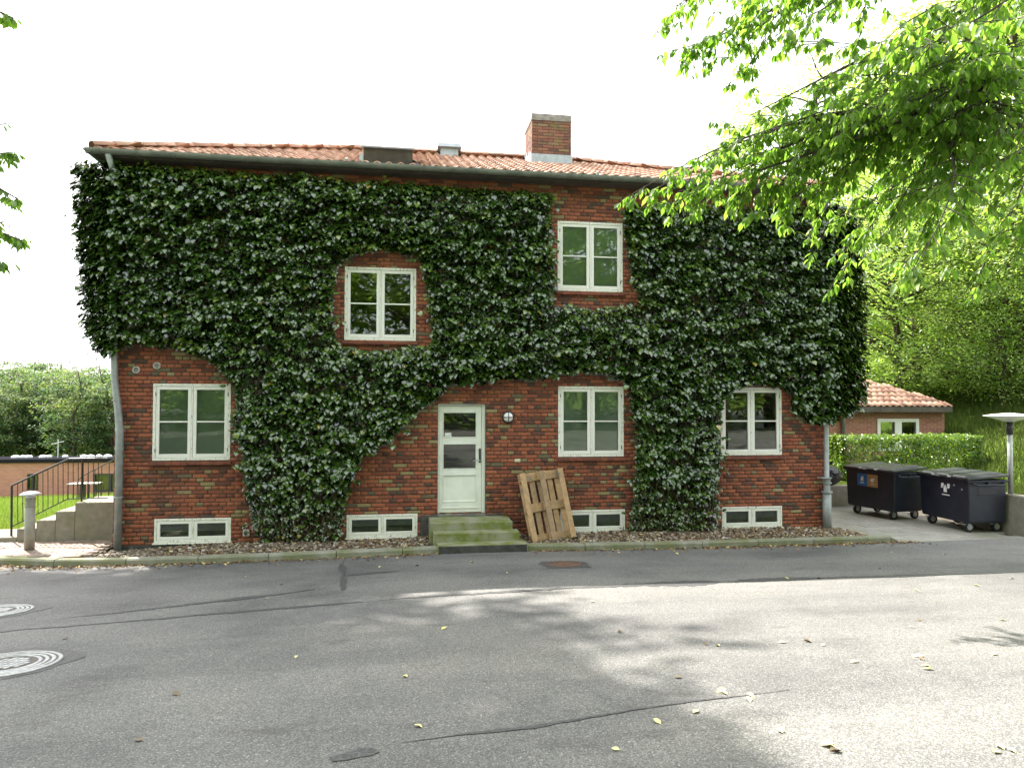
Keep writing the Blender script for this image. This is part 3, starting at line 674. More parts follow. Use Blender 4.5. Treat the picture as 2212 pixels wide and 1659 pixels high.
def ridge(p0, p1, n):
    p0 = Vector(p0); p1 = Vector(p1); d = (p1-p0); L = d.length/n; d.normalize(); side = d.cross(Vector((0, 0, 1))).normalized(); upv = side.cross(d)
    for i in range(n):
        a_ = p0+d*(i*L-.03); b_ = p0+d*((i+1)*L+.02); V = []
        for p, r in ((a_, .108), (b_, .094)):
            for k in range(9): t = math.pi*k/8; V.append(p+side*math.cos(t)*r+upv*(math.sin(t)*r*.8-.01))
            for k in range(9): t = math.pi*k/8; V.append(p+side*math.cos(t)*(r-.014)+upv*(math.sin(t)*(r-.014)*.8-.012))
        Fs = [[k, k+1, 18+k+1, 18+k] for k in range(8)]+[[9+k, k, k+1, 9+k+1][::-1] for k in range(8)]+[[9+k, 9+k+1, 27+k+1, 27+k][::-1] for k in range(8)]
        MB().add(V, Fs, random.random()).build('ridge_tile', M_['tile'], roof, True)
ridge((EX0-.01, EY-.01, EZ+.045), (RL[0], RY, RZ+.05), 17); ridge((EX1+.01, EY-.01, EZ+.045), (RR[0], RY, RZ+.05), 17); ridge((RL[0], RY, RZ+.055), (RR[0], RY, RZ+.055), 14)
ridge((EX0, EYB, EZ+.045), (RL[0], RY, RZ+.05), 17); ridge((EX1, EYB, EZ+.045), (RR[0], RY, RZ+.05), 17)
# roof window box
def rz(y): return EZ+(y-EY)*PT
y0, y1 = .12, 1.25; h = .235
mb = MB(); V = [(SK[0], y0, rz(y0)-.03), (SK[1], y0, rz(y0)-.03), (SK[1], y1, rz(y1)-.03), (SK[0], y1, rz(y1)-.03), (SK[0], y0-.06, rz(y0)+h), (SK[1], y0-.06, rz(y0)+h), (SK[1], y1-.06, rz(y1)+h*.9), (SK[0], y1-.06, rz(y1)+h*.9)]
mb.add(V, [(0, 1, 5, 4), (1, 2, 6, 5), (2, 3, 7, 6), (3, 0, 4, 7), (4, 5, 6, 7)]); sk = mb.build('skylight', M_['dark_box'], roof)
mb = MB(); q = [Vector(p) for p in V[4:]]; mb.tube([q[0]+Vector((-.03, -.03, .0)), q[1]+Vector((.03, -.03, 0))], .018, 6); mb.tube([q[0]+Vector((-.02, 0, 0)), q[3]+Vector((-.02, 0, 0))], .018, 6); mb.tube([q[1]+Vector((.02, 0, 0)), q[2]+Vector((.02, 0, 0))], .018, 6)
mb.build('skylight_frame', M_['lead'], roof)
mb = MB(); mb.b2((SK[0]-.07, y0-.05, rz(y0)-.01), (SK[0]-.004, y0+.01, rz(y0)+.12)); mb.build('flashing', M_['lead'], roof)
# small metal roof vent
vx0, vx1 = on_y(952, 322, 3.4)[0], on_y(990, 322, 3.4)[0]
mb = MB(); zt_ = on_y(968, 319, 3.4)[2]; mb.b2((vx0, 3.4, RZ-.3), (vx1, 3.75, zt_)); zc = on_y(968, 311, 3.4)[2]
mb.add([(vx0-.07, 3.33, zt_), (vx1+.07, 3.33, zt_), (vx1+.07, 3.85, zt_), (vx0-.07, 3.85, zt_), (vx0-.05, 3.36, zc), (vx1+.05, 3.36, zc), (vx1+.05, 3.82, zc), (vx0-.05, 3.82, zc)], [(0, 1, 5, 4), (1, 2, 6, 5), (2, 3, 7, 6), (3, 0, 4, 7), (4, 5, 6, 7), (3, 2, 1, 0)])
mb.build('roof_vent', M_['lead'], roof)
# chimney with its own bricks
cy0, cy1 = 2.75, 3.62; cb = on_y(1190, 344, cy0)[2]-.05; ct = on_y(1190, 262, cy0)[2]; ctop = on_y(1190, 247, cy0)[2]
ch = MB().b2((CH[0]+.008, cy0+.008, cb-.4), (CH[1]-.008, cy1-.008, ct)).build('chimney', M_['mortar'], house)
mb = MB(); mb.b2((CH[0]-.012, cy0-.015, ct), (CH[1]+.012, cy1+.015, ct+.035), .004); mb.b2((CH[0]-.002, cy0-.004, ct+.036), (CH[1]+.002, cy1+.004, ctop), .006); mb.build('chimney_cap', M_['cap'], ch)
z = cb+.16; k = 0; ch_l = CH[1]-CH[0]; ch_d = cy1-cy0
while z+.06 < ct:
    for side in range(3):
        L = ch_l if side == 0 else ch_d; x = -.12 if k % 2 else 0
        while x < L-.02:
            a_, b_ = max(0, x+.005), min(L, x+.235)
            if b_-a_ > .04:
                V, Fs = brick_geo(b_-a_, .056, k*50+int(x*10)+side, random.uniform(-.002, .003)); m_ = (a_+b_)/2; t = random.random()
                if side == 0: P = [(CH[0]+m_+p[0], cy0+p[1]*.3, z+.03+p[2]) for p in V]
                elif side == 1: P = [(CH[0]+p[1]*.3, cy0+m_-p[0], z+.03+p[2]) for p in V]
                else: P = [(CH[1]-p[1]*.3, cy0+m_+p[0], z+.03+p[2]) for p in V]
                MB().add(P, Fs, t).build('brick', M_['chim_brick'], ch)
            x += .24
    z += .0667; k += 1
mb = MB(); mb.b2((CH[0]-.02, cy0-.02, cb-.1), (CH[1]+.02, cy0-.004, cb+.15), .003); mb.add([(CH[0]-.012, cy0+.01, cb-.2), (CH[0]-.012, cy1, cb-.2), (CH[0]-.012, cy1, cb+.42), (CH[0]-.012, cy0+.65, cb+.28), (CH[0]-.012, cy0+.65, cb+.40), (CH[0]-.012, cy0+.4, cb+.2), (CH[0]-.012, cy0+.4, cb+.34), (CH[0]-.012, cy0+.2, cb+.15), (CH[0]-.012, cy0+.2, cb+.27), (CH[0]-.012, cy0+.01, cb+.15)], [list(range(10))])
mb.build('flashing', M_['lead'], ch)

# downpipes
def pipe(pts, r, nm='downpipe', mat='zinc'): return MB().tube(pts, r, 14).build(nm, M_[mat], house, True)
pl = on_y(254, 1190, -.09); pu = on_y(244, 880, -.09)
dp = pipe([(pl[0], -.09, -.05), (pl[0], -.09, 1.9), (pl[0]-.015, -.09, 2.1), (pu[0]+.015, -.09, 2.75), (pu[0]-.01, -.09, 3.4), (pu[0]-.03, -.10, 6.0), (pu[0]-.05, GY, 6.31)], [.058, .058, .056, .05, .047, .047, .05])
for zz, xx in ((.85, pl[0]), (1.62, pl[0]), (1.92, pl[0]), (2.40, (pl[0]+pu[0])/2)):
    MB().tube([(xx, -.09, zz-.012), (xx, -.09, zz+.012)], .066, 14).b2((xx-.012, -.06, zz-.01), (xx+.012, .02, zz+.01)).build('pipe_bracket', M_['zinc'], dp)
MB().tube([(pl[0], -.09, -.05), (pl[0], -.09, -.01)], [.085, .075], 14).build('pipe_shoe', M_['zinc'], dp)
pr = on_y(1787, 1140, -.11); px = pr[0]
dp2 = pipe([(px, -.11, -.05), (px, -.11, .72), (px, -.11, .725), (px, -.11, 1.9), (px, -.06, 2.3), (px, -.06, 6.0), (px, GY, 6.31)], [.078, .078, .045, .045, .045, .045, .048])
for zz, r in ((.73, .10), (.90, .085), (.96, .07), (2.0, .055)): MB().tube([(px, -.11, zz-.012), (px, -.11, zz+.012)], r, 14).build('pipe_collar', M_['zinc'], dp2)
MB().tube([(px, -.11, .73), (px, -.11, .98)], .06, 14).build('pipe_sleeve', M_['zinc'], dp2)
MB().b2((px-.15, -.19, .985), (px+.06, -.03, 1.005), .004).build('pipe_plate', M_['zinc'], dp2)

# wall vents
for (x, zz) in ((-4.235, 2.893), (-3.92, 2.965)):
    v_ = MB().lathe((x, 0, zz), [(.058, .01), (.058, -.02), (.05, -.03), (.042, -.028), (.042, -.006)], 20, 'Y').build('wall_vent', M_['vent'], house)
    mb = MB(); mb.lathe((x, 0, zz), [(.041, -.008), (.041, -.0065)], 16, 'Y'); mb.build('vent_mouth', M_['iron_dark'], v_)
    mb = MB()
    for k in range(3): mb.b2((x-.036, -.022, zz-.024+k*.022), (x+.036, -.012, zz-.016+k*.022))
    mb.build('vent_slat', M_['vent'], v_)
v_ = MB().b2((-2.545, -.02, .165), (-2.44, .0, .275), .006).build('wall_vent', M_['vent'], house)
MB().lathe((-2.493, 0, .22), [(.04, -.0225), (.04, -.021)], 16, 'Y').build('vent_mouth', M_['iron_dark'], v_)
mb = MB()
for k in range(3): mb.b2((-2.528, -.028, .197+k*.02), (-2.458, -.0228, .204+k*.02))
mb.build('vent_slat', M_['vent'], v_)

# bulkhead wall lamp
wl = thing('wall_lamp', 'round white bulkhead lamp with black cross guard on the brick wall beside the door', 'lamp', (1.876, -.0, 2.124))
MB().lathe((0, 0, 0), [(.108, .005), (.108, -.045), (.098, -.055), (.086, -.055), (.086, -.02)], 28, 'Y').build('housing', M_['black_metal'], wl, True)
MB().lathe((0, 0, 0), [(.085, -.03), (.083, -.06), (.07, -.085), (.045, -.10), (.015, -.106)], 24, 'Y').build('globe', M_['lamp_white'], wl, True)
mb = MB()
for ang in (0, math.pi/2): mb.tube([(math.cos(ang)*r, -y_, math.sin(ang)*r) for r, y_ in ((-.098, .05), (-.09, .07), (-.06, .10), (0, .115), (.06, .10), (.09, .07), (.098, .05))], .0075, 6)
mb.build('guard', M_['black_metal'], wl)

# ------------------------------------------------------------------ gravel bed, litter
V = []; gxs = np.arange(XL-.35, 8.61, .25)
def gz(x, y):
    t = (y+1.03)/1.03; return .035+.02*min(1, max(0, (x+3)/5))+.012*math.sin(x*2.1)+t*.012-.07*max(0, min(1, (-3.2-x)/1.2))*max(0, t)-.10*max(0, (x-7.9)/.7)
gravel_m = MB()
ys = [-1.03, -.7, -.35, .0]
for j in range(len(ys)): V += [(x, ys[j], gz(x, ys[j])-.012) for x in gxs]
n = len(gxs); gravel_m.add(V, [[j*n+i, j*n+i+1, (j+1)*n+i+1, (j+1)*n+i] for j in range(len(ys)-1) for i in range(n-1)])
gravel_m.build('gravel_bed', M_['soil'], kind='structure')
def pebble_t(seed):
    r = random.Random(seed); ph = (1+5**.5)/2; vs_ = []
    for a_ in (-1, 1):
        for b_ in (-1, 1): vs_ += [(0, a_, b_*ph), (a_, b_*ph, 0), (a_*ph, 0, b_)]
    vs_ = [Vector(v).normalized()*r.uniform(.8, 1.15) for v in vs_]; vs_ = [(v.x*1.15, v.y*.9, v.z*.6) for v in vs_]
    fs = []
    for i in range(12):
        for j in range(i+1, 12):
            for k_ in range(j+1, 12):
                u = [Vector((0, a_, b_*ph)) for a_ in (-1, 1) for b_ in (-1, 1)]
                fs.append((i, j, k_))
    return vs_, fs
import bmesh
bm = bmesh.new(); bmesh.ops.create_icosphere(bm, subdivisions=1, radius=1.0); bm.verts.ensure_lookup_table()
IV = np.array([v.co[:] for v in bm.verts]); IFc = np.array([[v.index for v in f.verts] for f in bm.faces]); bm.free()
IV = IV*np.random.default_rng(3).uniform(.78, 1.15, (len(IV), 1))*np.array([1.2, .95, .6])
nP = 9500; px_ = rng.uniform(XL-.3, 8.45, nP); py_ = rng.uniform(-1.01, -.02, nP)
keep = ~((px_ > .5) & (px_ < 2.0) & (py_ < -.0)); px_, py_ = px_[keep], py_[keep]
pz_ = np.array([gz(a_, b_) for a_, b_ in zip(px_, py_)])+rng.uniform(-.008, .018, len(px_))
nr = np.stack([rng.normal(0, .35, len(px_)), rng.normal(0, .35, len(px_)), np.ones(len(px_))], 1); tp = rng.normal(0, 1, (len(px_), 3))
X, Y, Z = frames(nr, tp); Vv, Ff, kk = scatter(IV, IFc, np.stack([px_, py_, pz_], 1), X, Y, Z, rng.gamma(6, .0036, len(px_)).clip(.012, .045))
pt = rng.beta(2, 2.2, len(px_)); put('gravel', mesh_from('gravel', Vv, Ff, True, np.repeat(pt, kk)), M_['gravel'], kind='stuff', label='bed of small brown and grey pebbles along the foot of the house wall')
LV = np.array([(0, -.5, 0), (-.3, -.1, .07), (-.22, .25, .05), (0, .55, -.04), (.22, .25, .09), (.3, -.1, .05), (0, .05, -.05)]); LF = np.array([(0, 6, 1), (1, 6, 2), (2, 6, 3), (3, 6, 4), (4, 6, 5), (5, 6, 0)])
nA, nB = 4200, 2300
ax = rng.uniform(-3.9, 8.4, nA); ay = rng.uniform(-1.02, -.02, nA)
kp = (rng.random(nA) < np.where(ax < -1, .45, .85)) & ~((ax > .5) & (ax < 2.0)); ax, ay = ax[kp], ay[kp]; az = np.array([gz(a_, b_) for a_, b_ in zip(ax, ay)])+.024
bx = rng.uniform(-7, 8.9, nB); by = np.array([kerb_y(a_) for a_ in bx])-np.abs(rng.exponential(.10, nB))-.01
kp = ~((bx > .6) & (bx < 2.02)) & (rng.random(nB) < np.where((bx > 5) | (bx < -3), 1, .6)); bx, by = bx[kp], by[kp]; bz = np.array([road_z(a_, min(b_, -1.15)) for a_, b_ in zip(bx, by)])+.012
P = np.concatenate([np.stack([ax, ay, az], 1), np.stack([bx, by, bz], 1)]); nn = len(P)
X, Y, Z = frames(np.stack([rng.normal(0, .35, nn), rng.normal(0, .35, nn), np.ones(nn)], 1), rng.normal(0, 1, (nn, 3)))
Vv, Ff, kk = scatter(LV, LF, P, X, Y, Z, rng.uniform(.03, .06, nn)); put('leaf_litter', mesh_from('leaf_litter', Vv, Ff, False, np.repeat(rng.random(nn)**1.4, kk)), M_['litter'], kind='stuff', label='brown and yellow leaf litter strewn over the gravel and along the kerb')
# countable leaves lying on the asphalt
lvm = []
for i in range(8):
    q = LV*np.array([random.uniform(.8, 1.2), 1, random.uniform(.8, 2.2)]); q = np.concatenate([q, [(0, -.5, .0), (.02, -.5, .01), (.03, -1.0, .03)]])
    me = mesh_from('fallen_leaf', q, np.concatenate([LF, [(7, 8, 9)]]), False, [random.choice([.1, .3, .45, .55, .7, .97])]*len(q)); me.materials.append(M_['fallen']); lvm.append(me)
spots = [(875, 1462, 1), (903, 1570, 1), (959, 1358, 0), (608, 1263, 0), (575, 1293, 0), (1340, 1366, 0), (1525, 1392, 0), (1550, 1395, 0), (1465, 1464, 5), (1503, 1538, 4), (1558, 1493, 0), (1565, 1498, 3), (1622, 1504, 2), (1618, 1512, 1), (1686, 1580, 2), (1790, 1605, 3), (1786, 1612, 1), (1805, 1624, 0), (2160, 1614, 3), (2185, 1622, 1), (2150, 1625, 2),
         (1690, 1388, 5), (1745, 1386, 0), (1778, 1394, 4), (1845, 1430, 4), (1984, 1418, 5), (1990, 1424, 5), (1985, 1340, 5), (1970, 1355, 5), (2165, 1340, 1), (2146, 1414, 0), (2000, 1440, 2), (2004, 1446, 1), (1545, 1273, 0), (1980, 1275, 2), (1770, 1250, 0), (1700, 1250, 0), (2110, 1265, 2), (2185, 1250, 1), (1900, 1228, 0), (1820, 1235, 3), (1925, 1193, 1), (2040, 1198, 0),
         (1280, 1300, 4), (1420, 1560, 5), (1330, 1620, 4), (640, 1420, 5), (380, 1500, 4), (300, 1600, 3), (140, 1380, 5), (705, 1210, 0), (820, 1225, 1), (900, 1222, 0), (1020, 1215, 2), (530, 1247, 1), (1095, 1238, 0)]
for (u, v, vi) in spots:
    p = road_pt(u, v); ob = put('fallen_leaf', lvm[(vi+random.randrange(3)) % 8], None, loc=(p[0], p[1], p[2]+.009), rot=(random.uniform(-.2, .2), random.uniform(-.2, .2)+.0, random.uniform(0, 6.28)), label='small dry fallen leaf lying alone on the grey asphalt', cat='leaf', group='single leaves scattered on the asphalt')
    s_ = random.uniform(.045, .075); ob.scale = (s_, s_, s_)

# ------------------------------------------------------------------ manhole covers
def manhole(nm, label, c, rad, mat, group=None):
    sl = math.atan(.078); t = thing(nm, label, 'manhole cover', (c[0], c[1], road_z(c[0], c[1])+.003), (Matrix.Rotation(-sl, 3, 'X') @ Matrix.Rotation(random.uniform(0, 3), 3, 'Z')).to_euler(), group)
    r = rad; prof = [(r, -.03), (r, .006)]; x = r
    while x > r*.56:
        prof += [(x-.008, .010), (x-r*.085, .010), (x-r*.09, .002), (x-r*.112, .002)]; x -= r*.118
    MB().lathe((0, 0, 0), prof+[(x, .002), (x*.98, .003)], 40).build('frame_ring', M_[mat], t)
    MB().lathe((0, 0, .0), [(r*.995, -.03), (r*.995, .0045), (.01, .0045)], 40).build('recess', M_['iron_dark'], t)
    mb = MB(); s = r*.125; m = int(r/s)
    for i in range(-m, m+1):
        for j in range(-m, m+1):
            if math.hypot(i*s, j*s) < x-.03: mb.box((i*s, j*s, .007), (s*.82, s*.82, .008), None, .002)
    mb.build('cover_pattern', M_[mat], t)
    return t
manhole('manhole_cover', 'large ringed pale iron manhole cover in the asphalt near the long tar seam', road_pt(12, 1436), .37, 'iron')
manhole('manhole_cover', 'ringed pale iron manhole cover lying between the kerb and the long tar seam', road_pt(-12, 1321), .34, 'iron')
c = road_pt(1220, 1219); manhole('manhole_cover', 'small rust-brown manhole cover in a dark tar patch below the pallet', c, .24, 'iron_rust')
mb = MB(); V = []
for k in range(24):
    a_ = 2*math.pi*k/24; q = max(abs(math.cos(a_)), abs(math.sin(a_))); x = c[0]+.33*math.cos(a_)/q**.6*(1+.08*math.sin(5*a_)); y = c[1]+.34*math.sin(a_)/q**.6; V.append((x, y, road_z(x, y)+.0035))
mb.add(V, [list(range(24))]); mb.build('asphalt_patch', M_['tar'], kind='structure')
for (u, v, r) in ((20, 1434, .45), (0, 1320, .42)):
    c = road_pt(u, v); V = []
    for k in range(28): a_ = 2*math.pi*k/28; x = c[0]+r*(1+.1*math.sin(3*a_)+.06*math.sin(7*a_))*math.cos(a_); y = c[1]+r*(1+.08*math.cos(4*a_))*math.sin(a_); V.append((x, y, road_z(x, y)+.0035))
    MB().add(V, [list(range(28))]).build('asphalt_patch', M_['tar'], kind='structure')

# ------------------------------------------------------------------ brick footpath on the left, slab paving by the bins
mb = MB(); kx = [-9.5, -8.5, -7.6, -6.4, -5.7, -5.0, XL]; V = [(x, kerb_y(x)+.10, .048) for x in kx]+[(x, max(.46, kerb_y(x)+.2), .048) for x in kx]; n = len(kx)
mb.add(V, [[i, i+1, n+i+1, n+i] for i in range(n-1)]); path = mb.build('footpath', M_['joint'], kind='structure')
PV = []; PF = []; PT_ = []; pvm = []
def paver_mesh(w, l, seed):
    r = random.Random(seed); b_ = .006; h = .04
    V = [(x*(w/2-b_), y*(l/2-b_), h) for x, y in ((-1, -1), (1, -1), (1, 1), (-1, 1))]+[(x*w/2, y*l/2, h-b_) for x, y in ((-1, -1), (1, -1), (1, 1), (-1, 1))]+[(x*w/2, y*l/2, 0) for x, y in ((-1, -1), (1, -1), (1, 1), (-1, 1))]
    V = [(x+r.uniform(-.002, .002), y+r.uniform(-.002, .002), z_) for x, y, z_ in V]
    return V, [(0, 1, 2, 3)]+[(4+i, 4+(i+1) % 4, (i+1) % 4, i) for i in range(4)]+[(8+i, 8+(i+1) % 4, 4+(i+1) % 4, 4+i) for i in range(4)]
for i in range(8):
    V, Fs = paver_mesh(.213, .103, i); me = mesh_from('paver', V, Fs, False, [random.random()]*12); me.materials.append(M_['paver']); pvm.append(me)
row = 0; y = .40
while y > -1.1:
    x = XL-.13-(row % 2)*.11
    while x > -9:
        if y > kerb_y(x)+.20 and not (x > XL-.02):
            u, v = pix((x, y, .08))
            if u > -60:
                ob = put('paver', pvm[random.randrange(8)], None, path, loc=(x, y, .042+random.uniform(-.003, .003)), rot=(random.uniform(-.012, .012), random.uniform(-.012, .012), random.uniform(-.01, .01)))
        x -= .221
    y -= .111; row += 1
mb = MB(); mb.b2((7.9, -1.14, -.3), (11.3, 2.95, -.065)); mb.add([], []); pav = mb.build('bin_yard', M_['joint'], kind='structure')
slm = []
for i in range(8):
    V, Fs = paver_mesh(.393, .293, 40+i); me = mesh_from('paving_slab', V, Fs, False, [random.random()]*12); me.materials.append(M_['slab']); slm.append(me)
y = -1.0; row = 0
while y < 2.9:
    x = 8.62+(.2 if row % 2 else 0)-(.4 if y > -.75 else 0)
    while x < 11.2:
        put('paving_slab', slm[random.randrange(8)], None, pav, loc=(x, y, -.07+random.uniform(-.003, .003)), rot=(random.uniform(-.006, .006), random.uniform(-.006, .006), 0)); x += .4
    y += .3; row += 1

# ------------------------------------------------------------------ pallet
pb = on_z(1195, 1164, .06)
pal = thing('wooden_pallet', 'weathered wooden pallet leaning on end against the brick wall beside the doorstep', 'pallet', (2.60, -.57, .06))
lean = R_(16); side = R_(-6.0)
pal.rotation_euler = (Matrix.Rotation(R_(9), 3, 'Z') @ Matrix.Rotation(-lean, 3, 'X') @ Matrix.Rotation(side, 3, 'Y')).to_euler()
def plank(nm, lo, hi, t): MB().b2(lo, hi, .004, t).build(nm, M_['wood'], pal)
# local: x across (.8), z along (1.2), y depth: 0 = runner face towards the road, .144 = deck
for x in (-.35, 0, .35): plank('runner', (x-.05, 0, 0), (x+.05, .022, 1.2), random.random())
for x in (-.35, 0, .35):
    for z_ in (.0, .5275, 1.055): plank('block', (x-.05-(.0 if x == 0 else 0)-(.0225 if x == 0 else 0), .0225, z_), (x+.05+(.0225 if x == 0 else 0), .0995, z_+.145), random.random())
for z_ in (.0, .5275, 1.055): plank('cross_board', (-.4, .100, z_), (.4, .1215, z_+.145), random.random())
for x, w in ((-.3275, .145), (-.165, .1), (0, .145), (.165, .1), (.3275, .145)): plank('deck_board', (x-w/2, .122, 0), (x+w/2, .144, 1.2), random.random())

# ------------------------------------------------------------------ ivy
ILV = np.array([(0, 0, .0), (-.30, -.10, -.06), (-.52, .22, -.10), (-.36, .52, -.05), (0, 1.0, -.22), (.36, .52, -.05), (.52, .22, -.10), (.30, -.10, -.06), (0, .38, .07)])
ILF = np.array([(8, i, j) for i, j in ((0, 1), (1, 2), (2, 3), (3, 4), (4, 5), (5, 6), (6, 7), (7, 0))])
def ivy(name, label, outline, hole, seed, base_pts):
    g = np.random.default_rng(seed); lo, hi = outline.min(0)-.1, outline.max(0)+.1
    area = (hi-lo).prod(); n = int(area*1700)
    P = g.uniform(lo, hi, (n, 2)); P3 = np.stack([P[:, 0], np.zeros(n), P[:, 1]], 1)
    w1 = fnoise(P3, 2.7, seed+.3); w2 = fnoise(P3, 6.5, seed+4.1)
    Q = P+np.stack([w1*.05+w2*.055, fnoise(P3, 3.1, seed+9)*.06+w2*.04], 1)
    ok = inside(Q, outline)
    if hole is not None: ok &= ~inside(Q, hole)
    P, P3, Q, w1, w2 = P[ok], P3[ok], Q[ok], w1[ok], w2[ok]
    ed = edge_dist(Q, outline)
    if hole is not None: ed = np.minimum(ed, edge_dist(Q, hole))
    split = np.abs(Q[:, 0]-on_y(1295, 700, -.2)[0]) < .5
    ed = np.where(split & (Q[:, 1] > 2.75) & (Q[:, 1] < 3.8), .4, ed)
    fade = np.clip(ed/.28, 0, 1)
    S3 = np.stack([P[:, 0]*1.0, np.zeros(len(P)), P[:, 1]*1.9], 1)
    tuft = fnoise(S3, 2.3, seed+2)*.6+fnoise(S3, 4.6, seed+7)*.55
    thick = (.12+.13*fade+.17*np.clip(tuft, -.6, .9))*(.55+.45*fade)
    lowp = np.clip((P[:, 1]-.1)/.9, 0, 1); thick *= .6+.4*lowp
    lay = g.random(len(P)); dep = np.where(lay < .55, thick*g.uniform(.80, 1.05, len(P)), thick*g.uniform(.1, .8, len(P))+.02)
    # hollows between the tufts lose their outer leaves
    gapm = (fnoise(S3, 3.6, seed+13) < .04) & (ed > .10); keep = ~(gapm & (g.random(len(P)) < np.where(lay < .55, .94, .6)))
    P, dep, lay, tuft, fade, lowp, ed = P[keep], dep[keep]*.8, lay[keep], tuft[keep], fade[keep], lowp[keep], ed[keep]
    # outer leaves sit in small sprays that stand off the wall, dark gaps between them
    core = lay >= .45; P, dep, lay, tuft, fade, lowp, ed = P[core], dep[core], lay[core], tuft[core], fade[core], lowp[core], ed[core]
    ns = int(area*46); C = g.uniform(lo, hi, (ns, 2)); C = C+np.stack([g.normal(0, .02, ns), np.zeros(ns)], 1); oc = inside(C, outline)
    if hole is not None: oc &= ~inside(C, hole)
    C = C[oc]; ns = len(C); ced = edge_dist(C, outline)
    if hole is not None: ced = np.minimum(ced, edge_dist(C, hole))
    cs3 = np.stack([C[:, 0], np.zeros(ns), C[:, 1]*1.9], 1); ct_ = fnoise(cs3, 2.3, seed+2)*.6+fnoise(cs3, 4.6, seed+7)*.55; clow = np.clip((C[:, 1]-.1)/.9, 0, 1)
    cth = (.17+.12*np.clip(ced/.28, 0, 1)+.15*np.clip(ct_, -.6, .9))*(.6+.4*clow)*g.uniform(.75, 1.2, ns)
    kk_ = g.integers(7, 17, ns); si = np.repeat(np.arange(ns), kk_); q = len(si); wd = g.uniform(.06, .12, ns)[si]
    ox = g.normal(0, 1, q)*wd; oz = g.normal(0, .026, q)-np.abs(ox)*.35+.02
    SP = np.stack([C[si, 0]+ox, C[si, 1]+oz], 1)
    P = np.concatenate([P, SP]); dep = np.concatenate([dep, np.clip(cth[si]*g.uniform(.72, 1.08, q), .03, .6)]); lay = np.concatenate([lay, g.random(q)*.4]); tuft = np.concatenate([tuft, (ct_+g.normal(0, .5, ns))[si]]); fade = np.concatenate([fade, np.ones(q)]); lowp = np.concatenate([lowp, clow[si]]); ed = np.concatenate([ed, ced[si]])
    ex = g.uniform(lo, hi, (n, 2)); ex = ex[inside(ex, outline) & ((ex[:, 0] < XL+.05) | (ex[:, 0] > XR-.05))]; ex = np.concatenate([ex]*4)+g.normal(0, .02, (4*len(ex), 2)); q = len(ex)
    P = np.concatenate([P, ex]); dep = np.concatenate([dep, g.uniform(0, .25, q)]); lay = np.concatenate([lay, g.random(q)]); tuft = np.concatenate([tuft, np.zeros(q)]); lowp = np.concatenate([lowp, np.ones(q)]); ed = np.concatenate([ed, np.full(q, .3)])
    y = -dep; m = len(P)
    wl_ = P[:, 0] < XL-.02; wr_ = P[:, 0] > XR+.02
    y = np.where((wl_ | wr_) & ((lay >= .45) | (g.random(m) < .35)), g.uniform(-.24, 1.5, m)*g.random(m)**.6, y)
    pos = np.stack([P[:, 0], y, P[:, 1]], 1)
    el = R_(1)*g.normal(50, 15, m); az = g.normal(0, .48, m)+np.where(wl_, -.9, 0)+np.where(wr_, .9, 0)
    nrm = np.stack([np.sin(az)*np.cos(el), -np.cos(az)*np.cos(el), np.sin(el)], 1)
    tip = np.stack([g.normal(0, .32, m), -.55*np.ones(m), -np.ones(m)], 1)
    X, Y, Z = frames(nrm, tip)
    size = np.where(lay < .45, g.uniform(.045, .108, m), g.uniform(.05, .085, m))*(.62+.38*lowp)
    V, Fc, kk = scatter(ILV, ILF, pos, X, Y, Z, size)
    t = np.clip(.45+.22*g.normal(0, 1, m)+.17*tuft, .0, .92); t = np.where(lay >= .55, t*.6, t)  # inner leaves darker, tufts lighter: gap shade put into the leaf colour
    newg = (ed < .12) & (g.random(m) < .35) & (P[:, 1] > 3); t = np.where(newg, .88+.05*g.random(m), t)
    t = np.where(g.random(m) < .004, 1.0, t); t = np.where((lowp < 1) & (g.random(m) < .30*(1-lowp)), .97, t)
    root = thing(name, label, 'ivy', (*base_pts[0][:1], -.1, .03), world=True)
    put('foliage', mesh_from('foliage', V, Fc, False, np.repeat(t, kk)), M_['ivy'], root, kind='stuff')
    # mat close to the wall: dead leaves, plus leaves toned dark for gap shade
    n2 = int(area*420); P = g.uniform(lo, hi, (n2, 2)); ok = inside(P, outline)
    if hole is not None: ok &= ~inside(P, hole)
    P = P[ok]; P = P[(P[:, 0] > XL) & (P[:, 0] < XR)]; m = len(P)
    pos = np.stack([P[:, 0], -g.uniform(.005, .03, m), P[:, 1]], 1)
    X, Y, Z = frames(np.stack([g.normal(0, .25, m), -np.ones(m), g.normal(.2, .25, m)], 1), np.stack([g.normal(0, .6, m), np.zeros(m), -np.ones(m)], 1))
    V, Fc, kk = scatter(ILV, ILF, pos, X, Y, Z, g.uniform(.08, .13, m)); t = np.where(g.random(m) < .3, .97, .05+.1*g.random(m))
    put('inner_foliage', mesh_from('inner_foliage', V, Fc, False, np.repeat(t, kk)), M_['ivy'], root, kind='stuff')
    mb = MB(); ro = random.Random(seed)
    for i in range(46):
        bx_ = ro.uniform(base_pts[0][0], base_pts[1][0]); p = [bx_, -.06, .03]; pts = [tuple(p)]; dx = ro.uniform(-.5, .5)
        for s in range(60):
            p = [p[0]+dx*.09+ro.uniform(-.05, .05), -.05-ro.uniform(0, .10), p[2]+ro.uniform(.05, .11)]; dx = dx*.96+ro.uniform(-.12, .12)
            q = np.array([[p[0], p[2]]])
            if not inside(q, outline)[0] or (hole is not None and inside(q, hole)[0]): break
            pts.append(tuple(p))
        if len(pts) > 3: mb.tube(pts, np.linspace(ro.uniform(.008, .02), .003, len(pts)), 5, False)
